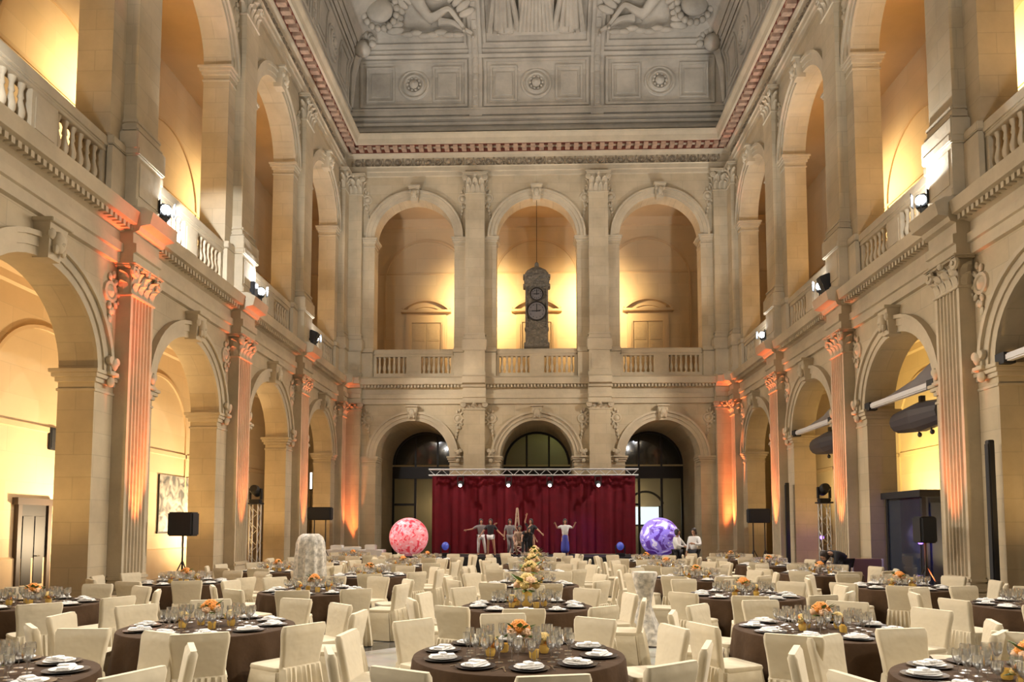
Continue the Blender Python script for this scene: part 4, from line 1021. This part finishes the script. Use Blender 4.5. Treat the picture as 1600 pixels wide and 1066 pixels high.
person('waiter in white shirt and black trousers turned to the purple ball', (5.12, 26.3, 0), .9, pose(lel=(.26, -.16, 1.14), lwr=(.12, -.34, 1.08), rel=(-.26, -.14, 1.14), rwr=(-.12, -.34, 1.10)), WCLOTH, BCLOTH, sleeves=1, long_=False, scale=1.0)
person('waiter in white shirt with dark apron right of the purple ball', (5.62, 25.8, 0), -.7, pose(lel=(.30, -.12, 1.16), lwr=(.16, -.34, 1.20)), WCLOTH, BCLOTH, sleeves=1, long_=False, scale=1.02)
bent = pose(pel=(.10, .0, .95), wst=(.0, 0, 1.07), che=(-.22, 0, 1.17), nek=(-.36, 0, 1.16), hed=(-.50, 0, 1.08), lsh=(-.26, -.17, 1.14), lel=(-.34, -.22, .92), lwr=(-.46, -.20, .80), rsh=(-.26, .17, 1.14), rel=(-.36, .20, .92), rwr=(-.50, .16, .80),
            lhi=(.10, -.09, .92), lkn=(.05, -.11, .50), lan=(.14, -.12, .08), rhi=(.10, .09, .92), rkn=(.09, .11, .5), ran=(.16, .12, .08), face=(-.75, -.2, -.6))
bent['face'] = tuple(V(bent['face']).normalized())
person('person in black jacket bending over a table near the right arches', (7.75, 18.5, 0), .25, bent, BCLOTH, BCLOTH, sleeves=1, long_=False, scale=1.0)

# ------------------------------------------------------------ tables, chairs, place settings
ZTB = .745; TR = .90; CD = 1.18          # table top, radius, chair centre distance
def loopshape(hw, hd, r, n=12):
    pts = []
    for cx, cy, a0 in ((hw-r, hd-r, 0), (-hw+r, hd-r, 90), (-hw+r, -hd+r, 180), (hw-r, -hd+r, 270)):
        for i in range(n): a = R(a0+90*i/(n-1)); pts.append((cx+r*math.cos(a), cy+r*math.sin(a)))
    return pts
def loft(bm, rings, cap0=False, cap1=False):
    Rr = [[bm.verts.new(p) for p in ring] for ring in rings]; n = len(Rr[0])
    for a, b in zip(Rr, Rr[1:]):
        for i in range(n): bm.faces.new((a[i], a[(i+1) % n], b[(i+1) % n], b[i]))
    if cap0: bm.faces.new(Rr[0][::-1])
    if cap1: bm.faces.new(Rr[-1])
def skirt_mesh(bm):
    """pleated cover from the seat to the floor; chair faces +y"""
    rings = []
    for z, fl, wv in ((.455, 0, 0), (.445, .008, .002), (.34, .016, .010), (.2, .026, .018), (.08, .036, .024), (.012, .042, .027)):
        base = loopshape(.215+fl, .215+fl, .045, 12); n = len(base); ring = []
        for i, (x, y) in enumerate(base):
            L = math.hypot(x, y); k = 1+wv*math.sin(i*2*PI*11/n*2+1.3)/L*1.0+wv*.6*math.sin(i*1.7)/L
            ring.append((x*k, y*k, z))
        rings.append(ring)
    loft(bm, rings, False, True)
def seat_mesh(bm):
    rings = []
    for z, g in ((.44, 0), (.465, .006), (.488, 0), (.495, -.02)): rings.append([(x, y+.01, z) for x, y in loopshape(.222+g, .215+g, .05, 8)])
    loft(bm, rings, True, True)
def back_mesh(bm):
    rings = []
    for f in (0, .1, .25, .45, .65, .82, .93, .98, 1.0):
        z = .40+(.885-.40)*f; hw = .205+.042*f-.012*math.sin(f*PI)-(.0 if f < .9 else (f-.9)*.22); th = .034-(.012 if f > .97 else 0); yc = -.205-.075*f
        ring = []
        for x, y in loopshape(hw, th, .025 if f < .97 else .018, 6):
            ring.append((x, yc+y-.018*(1-(x/hw)**2)*f, z+(.010*(1-(x/hw)**2) if f > .8 else 0)))
        rings.append(ring)
    loft(bm, rings, True, True)
def tail_mesh(bm):
    """gathered back tail of the cover, hanging behind the seat"""
    rings = []
    for z, hw, yo, wv in ((.50, .20, -.250, .0), (.485, .205, -.262, .006), (.42, .21, -.268, .012), (.28, .225, -.278, .020), (.12, .238, -.286, .026), (.012, .246, -.29, .030)):
        ring = []
        n = 26
        for i in range(n+1): x = -hw+2*hw*i/n; ring.append((x, yo-wv*(1+math.sin(i*1.9)), z))
        for i in range(n, -1, -1): x = -hw+2*hw*i/n; ring.append((x, -.20, z))
        rings.append(ring)
    loft(bm, rings, True, True)
chair0 = obj('banquet_chair', skirt_mesh, CREAM, None, True)
obj('seat', seat_mesh, CREAM, chair0, True); obj('backrest', back_mesh, CREAM, chair0, True); obj('back_skirt', tail_mesh, CREAM, chair0, True)
tag(chair0, 'x', 'chair')
def cloth_mesh(bm):
    n = 96; rings = []
    for rr, z, wv in ((.02, ZTB, 0), (.6, ZTB, 0), (.87, ZTB, 0), (.895, ZTB-.006, 0), (.905, ZTB-.03, .001), (.915, ZTB-.15, .010), (.935, ZTB-.4, .028), (.95, ZTB-.6, .040), (.955, .02, .046)):
        rings.append([((rr+wv*math.sin(17*2*PI*i/n+.6*math.sin(5*2*PI*i/n)))*math.cos(2*PI*i/n), (rr+wv*math.sin(17*2*PI*i/n+.6*math.sin(5*2*PI*i/n)))*math.sin(2*PI*i/n), z) for i in range(n)])
    loft(bm, rings, True, False)
table0 = empty('round_table', (0, 0, 0), 0, 'x', 'table')
obj('tabletop', lambda bm: lathe(bm, [(.86, ZTB-.035), (.88, ZTB-.03), (.88, ZTB-.01), (.86, ZTB-.008)], 48), mat('table_board', (.35, .25, .16), .6), table0)
obj('pedestal', lambda bm: (lathe(bm, [(.32, 0), (.30, .04), (.05, .08), (.045, ZTB-.04)], 16)), DARKM, table0)
cloth0 = obj('tablecloth', cloth_mesh, TAUPE, None, True); tag(cloth0, 'x', 'tablecloth')
plate0 = obj('dinner_plate', lambda bm: lathe(bm, [(.07, 0), (.10, .004), (.155, .014), (.16, .017), (.10, .009), (.001, .007)], 24, cap=False), CHARGER, None, True); tag(plate0, 'x', 'plate')
obj('side_plate', lambda bm: lathe(bm, [(.05, .012), (.11, .022), (.115, .025), (.07, .017), (.001, .016)], 20, cap=False), CHINA, plate0, True)
def napm(bm):
    box(bm, -.05, .05, -.11, .11, .020, .034, bev=.004); box(bm, -.043, .043, -.10, .10, .034, .046, bev=.005); box(bm, -.055, .03, -.03, .035, .044, .058, bev=.006)
napkin0 = obj('folded_napkin', napm, NAPKIN, None, True); tag(napkin0, 'x', 'napkin')
def gm(bm): lathe(bm, [(.034, 0), (.033, .003), (.005, .008), (.0038, .085), (.012, .098), (.034, .125), (.040, .155), (.036, .20), (.0345, .20), (.0385, .155), (.032, .127), (.010, .102), (.0005, .100)], 12, cap=True)
glass0 = obj('wine_glass', gm, GLASS, None, True); tag(glass0, 'x', 'glass')
def cut(bm):
    box(bm, -.006, .006, -.10, .0, 0, .003); box(bm, -.011, .011, 0, .10, 0, .004, bev=.002)
cut0 = obj('knife', cut, STEEL); tag(cut0, 'x', 'cutlery')
def rose(bm, seed=1, r=.045):
    random.seed(seed)
    for ring, (k, rr, zz, s) in enumerate(((7, .62, -.1, .62), (6, .42, .15, .55), (4, .2, .3, .45))):
        for i in range(k):
            a = 2*PI*i/k+ring*.5; blob(bm, (r*rr*math.cos(a), r*rr*math.sin(a), r*zz), r*s*.75, r*.28, r*s, 8, Matrix.Rotation(a+PI/2, 4, 'Z') @ Matrix.Rotation(R(18), 4, 'X'))
    blob(bm, (0, 0, 0), r*.5, r*.5, r*.55, 8)
def leaves(bm, k=14, rad=.10, z=.13, seed=2):
    random.seed(seed)
    for i in range(k):
        a = 2*PI*i/k+random.uniform(-.2, .2); e = R(random.uniform(-15, 50)); d = Vector((math.cos(a)*math.cos(e), math.sin(a)*math.cos(e), math.sin(e))); sd = Vector((-math.sin(a), math.cos(a), 0))
        p = Vector((0, 0, z)); L = rad*random.uniform(.8, 1.25)
        v = [bm.verts.new(q) for q in (p+d*L*.35, p+d*L*.7+sd*L*.16+Vector((0, 0, .008)), p+d*L, p+d*L*.7-sd*L*.16+Vector((0, 0, .008)))]; bm.faces.new(v)
    bmesh.ops.solidify(bm, geom=bm.faces[:], thickness=.0015)
def bouquet(mats, r0, h, name, sc_=1.0):
    r = empty(name, (0, 0, 0), 0, 'x', 'flowers')
    obj('vase', lambda bm: lathe(bm, [(.035*sc_, 0), (.045*sc_, .02), (.05*sc_, h*.5), (.042*sc_, h*.75), (.05*sc_, h*.8), (.045*sc_, h*.8), (.03*sc_, h*.5), (.001, .02)], 14, cap=False), AMBER if mats[0] is YELL else GLASS, r, True)
    obj('foliage', lambda bm: leaves(bm, 22, r0*1.7, h, 4), LEAF, r)
    rs = {}
    for i in range(9):
        m = mats[i % len(mats)]
        if i == 0: c = (0, 0, h+r0*.85)
        else:
            a = 2*PI*i/8; q = r0*(.75 if i % 2 else .55); c = (q*math.cos(a), q*math.sin(a), h+r0*(.25 if i % 2 else .6))
        b = obj('blossom', lambda bm: rose(bm, i, .045*sc_*(1.15 if i == 0 else .95)), m, r, True, c); b.rotation_euler = (R(35)*(-math.sin(2*PI*i/8)) if i else 0, R(35)*math.cos(2*PI*i/8) if i else 0, 0)
    return r
bq0 = bouquet([ROSE, PEACH], .075, .13, 'flower_arrangement'); bq1 = bouquet([YELL, ROSE, YELL], .06, .09, 'small_flower_vase', .9); bq2 = bouquet([YELL, PEACH, YELL], .13, .20, 'tall_flower_arrangement', 1.35)
cd0 = empty('candle_holder', (0, 0, 0), 0, 'x', 'candle')
obj('cup', lambda bm: lathe(bm, [(.03, 0), (.038, .01), (.042, .075), (.039, .075), (.034, .012), (.001, .01)], 14, cap=False), AMBER, cd0, True)
obj('candle', lambda bm: lathe(bm, [(.022, .012), (.022, .04), (.003, .041), (.002, .052)], 10), mat('wax', (.85, .75, .5), .5, emit=(1, .6, .2), estr=.3), cd0, True)

cols = {'centre': [(-.20, 6.15, 8), (-.18, 9.80, 0), (-.16, 13.4, 12), (-.14, 17.0, 5), (-.10, 20.6, 20), (-.10, 24.2, 3)],
        'inner left': [(-4.20, 5.05, 4), (-3.62, 7.75, -14), (-3.80, 12.0, 6), (-3.75, 15.8, 14), (-3.7, 19.5, 2), (-3.6, 23.2, 10)],
        'inner right': [(3.42, 5.15, 3), (2.97, 7.70, 5), (3.22, 11.4, -12), (3.3, 15.1, 6), (3.35, 18.8, 12), (3.4, 22.5, 0)],
        'outer left': [(-7.15, 9.9, 2), (-6.85, 13.7, -8), (-6.4, 17.4, 6), (-6.4, 21.0, 14), (-6.4, 24.6, 0)],
        'outer right': [(6.85, 10.0, 4), (6.45, 13.0, 12), (6.5, 16.7, 0), (6.5, 20.3, 8), (6.4, 23.9, 3)]}
num = ['front', 'second', 'third', 'fourth', 'fifth', 'rear']
tables = []
for c, rows in cols.items():
    for i, (x, y, ph) in enumerate(rows):
        nm = '%s %s table' % (num[i] if i < len(rows)-1 else 'rear', c)
        tables.append((x, y, ph, nm, c, i))
tables.sort(key=lambda t: t[1])
where = ['near side', 'near right', 'nearer right side', 'farther right side', 'far right', 'far side', 'far left', 'farther left side', 'nearer left side', 'near left']
placed = [(-4.7, 14.6), (1.65, 11.3), (8.9, 19.9)]
def hsh(*a):
    random.seed(str(a)); return random.random()
nglass = 0; extra = []
for ti, (tx, ty, ph, nm, c, i) in enumerate(tables):
    lab = 'the '+nm
    t = table0 if ti == 0 else dup(table0)
    t.location = (tx, ty, 0); t['label'] = 'round banquet table under brown cloth, '+nm; t['group'] = 'round banquet tables'
    cl = cloth0 if ti == 0 else dup(cloth0)
    cl.location = (tx, ty, 0); cl.rotation_euler[2] = hsh(ti)*6; cl['label'] = 'brown floor-length tablecloth on '+lab; cl['group'] = 'brown tablecloths'
    free = []
    for k in range(10):
        a = R(-90+ph+36*k); jit = (hsh(ti, k)-.5)
        if nm == 'front centre table' and k in (0,): jit = 0
        d = CD+.10+.10*jit; ca = a+.05*(hsh(ti, k, 2)-.5)
        x, y = tx+d*math.cos(ca), ty+d*math.sin(ca)
        if any(math.hypot(x-px, y-py) < .54 for px, py in placed) or any(math.hypot(x-u[0], y-u[1]) < TR+.36 for u in tables if u[3] != nm) or y < 3.4: continue
        placed.append((x, y)); free.append(k)
        ch = dup(chair0); ch.location = (x, y, 0); ch.rotation_euler = (0, 0, a+PI/2+.35*(hsh(ti, k, 3)-.5))
        ch.scale = (1.07, 1.07, 1.0+.02*jit); ch['label'] = 'cream covered chair at the %s of %s' % (where[k], lab); ch['group'] = 'cream covered banquet chairs'
    for k in range(10):
        a = R(-90+ph+36*k); cx, cy = tx+.68*math.cos(a), ty+.68*math.sin(a)
        p = dup(plate0); p.location = (cx, cy, ZTB+.001); p['label'] = 'white plate on dark charger, %s of %s' % (where[k], lab); p['group'] = 'place settings'
        q = dup(napkin0); q.location = (cx, cy, ZTB+.001); q.rotation_euler = (0, 0, a+(hsh(ti, k, 5)-.5)*.9+(PI/2 if hsh(ti, k, 6) > .5 else 0)); q['label'] = 'folded white napkin, %s of %s' % (where[k], lab); q['group'] = 'white napkins'
        if ti < 8:
            for sgn in (-1, 1):
                kf = dup(cut0); b = a+sgn*.28; kf.location = (tx+.68*math.cos(b), ty+.68*math.sin(b), ZTB+.002); kf.rotation_euler = (0, 0, a+PI/2)
                kf['label'] = 'steel cutlery beside the plates on '+lab; kf['group'] = 'cutlery on '+lab
        for g, (rr, off) in enumerate(((.45, -.13), (.42, .13), (.33, .34))):
            b = a+off; gx, gy = tx+rr*math.cos(b), ty+rr*math.sin(b)
            if nglass < 300:
                o = dup(glass0); o.location = (gx, gy, ZTB+.001); o.scale = (1, 1, (1.0, .88, 1.1)[g]); o['label'] = 'clear stemmed glass around the flowers on '+lab; o['group'] = 'glasses on '+lab; nglass += 1
            else: extra.append((gx, gy, (1.0, .88, 1.1)[g]))
    big = bq2 if c == 'centre' and i >= 1 else bq0
    f = dup(big); f.location = (tx+(.0), ty+.02, ZTB+.001); f.rotation_euler = (0, 0, hsh(ti, 9)*6); f.scale = (1.25,)*3; f['label'] = ('tall golden flower arrangement' if big is bq2 else 'orange and peach roses') + ' in the middle of '+lab; f['group'] = 'table flowers'
    for s in (-1, 1):
        a = .25+hsh(ti, s)*.5; f = dup(bq1); f.location = (tx+s*.25*math.cos(a), ty+s*.2*math.sin(a)-.05, ZTB+.001); f['label'] = 'small golden flower vase %s of the centre on %s' % ('left' if s < 0 else 'right', lab); f['group'] = 'small golden flower vases'
        f = dup(cd0); f.location = (tx-s*.13, ty-.22+.3*(s > 0), ZTB+.001); f['label'] = 'amber candle holder %s the flowers on %s' % ('behind' if s > 0 else 'before', lab); f['group'] = 'amber candle holders'
def allg(bm):
    prof = [(.034, 0), (.005, .008), (.004, .085), (.034, .125), (.040, .155), (.036, .20)]
    for gx, gy, s in extra: lathe(bm, [(r, z*s) for r, z in prof], 8, (gx, gy, ZTB+.001), True)
eg = obj('wine_glasses', allg, GLASS, None, True); tag(eg, 'clear stemmed glasses on the tables farther back', 'glass', None, 'stuff')
def rem(o):
    for c in list(o.children): rem(c)
    bpy.data.objects.remove(o)
for o in (chair0, plate0, napkin0, glass0, cut0, bq0, bq1, bq2, cd0): rem(o)

def buf(bm):
    rings = []
    for z, g, wv in ((.93, -.02, 0), (.94, 0, 0), (.92, .01, 0), (.5, .03, .015), (.02, .05, .03)):
        rings.append([(x*(1+g*.3)+wv*math.sin(i*1.7), y*(1+g)+wv*math.cos(i*1.9), z) for i, (x, y) in enumerate([(-1.1+2.2*k/20, -.38) for k in range(21)]+[(1.1, -.38+.76*k/8) for k in range(1, 8)]+[(1.1-2.2*k/20, .38) for k in range(21)]+[(-1.1, .38-.76*k/8) for k in range(1, 8)])])
    loft(bm, rings, True, False)
bt = obj('buffet_table', buf, mat('white_table_linen', (.75, .74, .74), .8), None, True, (-7.0, 27.3, 0)); tag(bt, 'long buffet table under white cloth in the far left corner', 'table')
for i, (x, w_, h_) in enumerate(((-7.7, .22, .18), (-7.1, .3, .12), (-6.4, .2, .2))):
    b = obj('serving_box', lambda bm: (box(bm, -w_, w_, -.16, .16, 0, h_, bev=.02), box(bm, -w_-.01, w_+.01, -.17, .17, h_*.7, h_*.8, bev=.005)), CHINA, None, False, (x, 27.25, .941)); tag(b, 'white serving box on the far buffet table, %s' % ['leftmost', 'middle and flattest', 'rightmost'][i], 'box')
# draped high tables
def dome(bm):
    n = 48; rings = []
    for r, z, wv in ((.04, 1.66, 0), (.16, 1.68, 0), (.24, 1.62, .004), (.28, 1.50, .012), (.295, 1.2, .022), (.31, .8, .03), (.34, .4, .04), (.36, .02, .045)):
        rings.append([((r+wv*math.sin(11*2*PI*i/n))*math.cos(2*PI*i/n), (r+wv*math.sin(11*2*PI*i/n))*math.sin(2*PI*i/n), z) for i in range(n)])
    loft(bm, rings, True, False)
o = obj('draped_stand', dome, PATTERN, None, True, (-4.7, 14.6, 0)); tag(o, 'tall rounded stand under shiny patterned cloth left of centre', 'draped stand')
def pinch(bm):
    n = 40; rings = []
    for r, z, wv in ((.02, 1.12, 0), (.19, 1.12, 0), (.20, 1.09, 0), (.17, .95, .01), (.11, .70, .012), (.10, .60, .012), (.16, .42, .02), (.30, .10, .03), (.34, .02, .03)):
        rings.append([((r+wv*math.sin(4*2*PI*i/n))*math.cos(2*PI*i/n), (r+wv*math.sin(4*2*PI*i/n))*math.sin(2*PI*i/n), z) for i in range(n)])
    loft(bm, rings, True, False)
o = obj('cocktail_table', pinch, PATTERN, None, True, (1.65, 11.3, 0)); tag(o, 'narrow waisted cocktail table in grey patterned cloth right of the centre row', 'table')

# floor uplighters that wash the pilasters in orange
for s, sd in ((-1, 'left'), (1, 'right')):
    for k, w_ in ((3, 'nearest visible'), (2, 'second'), (1, 'third'), (0, 'corner')):
        u = empty('floor_uplighter', (s*(XW-1.02), PU[k]-(.1 if k == 0 else 0), 0), 0, 'small black floor uplighter at the foot of the %s %s pilaster' % (w_, sd), 'uplighter', 'floor uplighters')
        obj('base', lambda bm: box(bm, -.12, .12, -.1, .1, 0, .04, bev=.01), BLACK, u)
        obj('yoke', lambda bm: (box(bm, -.13, -.11, -.02, .02, .03, .22), box(bm, .11, .13, -.02, .02, .03, .22)), BLACK, u)
        obj('housing', lambda bm: lathe(bm, [(.06, .08), (.10, .12), (.10, .27), (.095, .29), (.08, .27), (.001, .26)], 16, cap=False), BLACK, u, True)
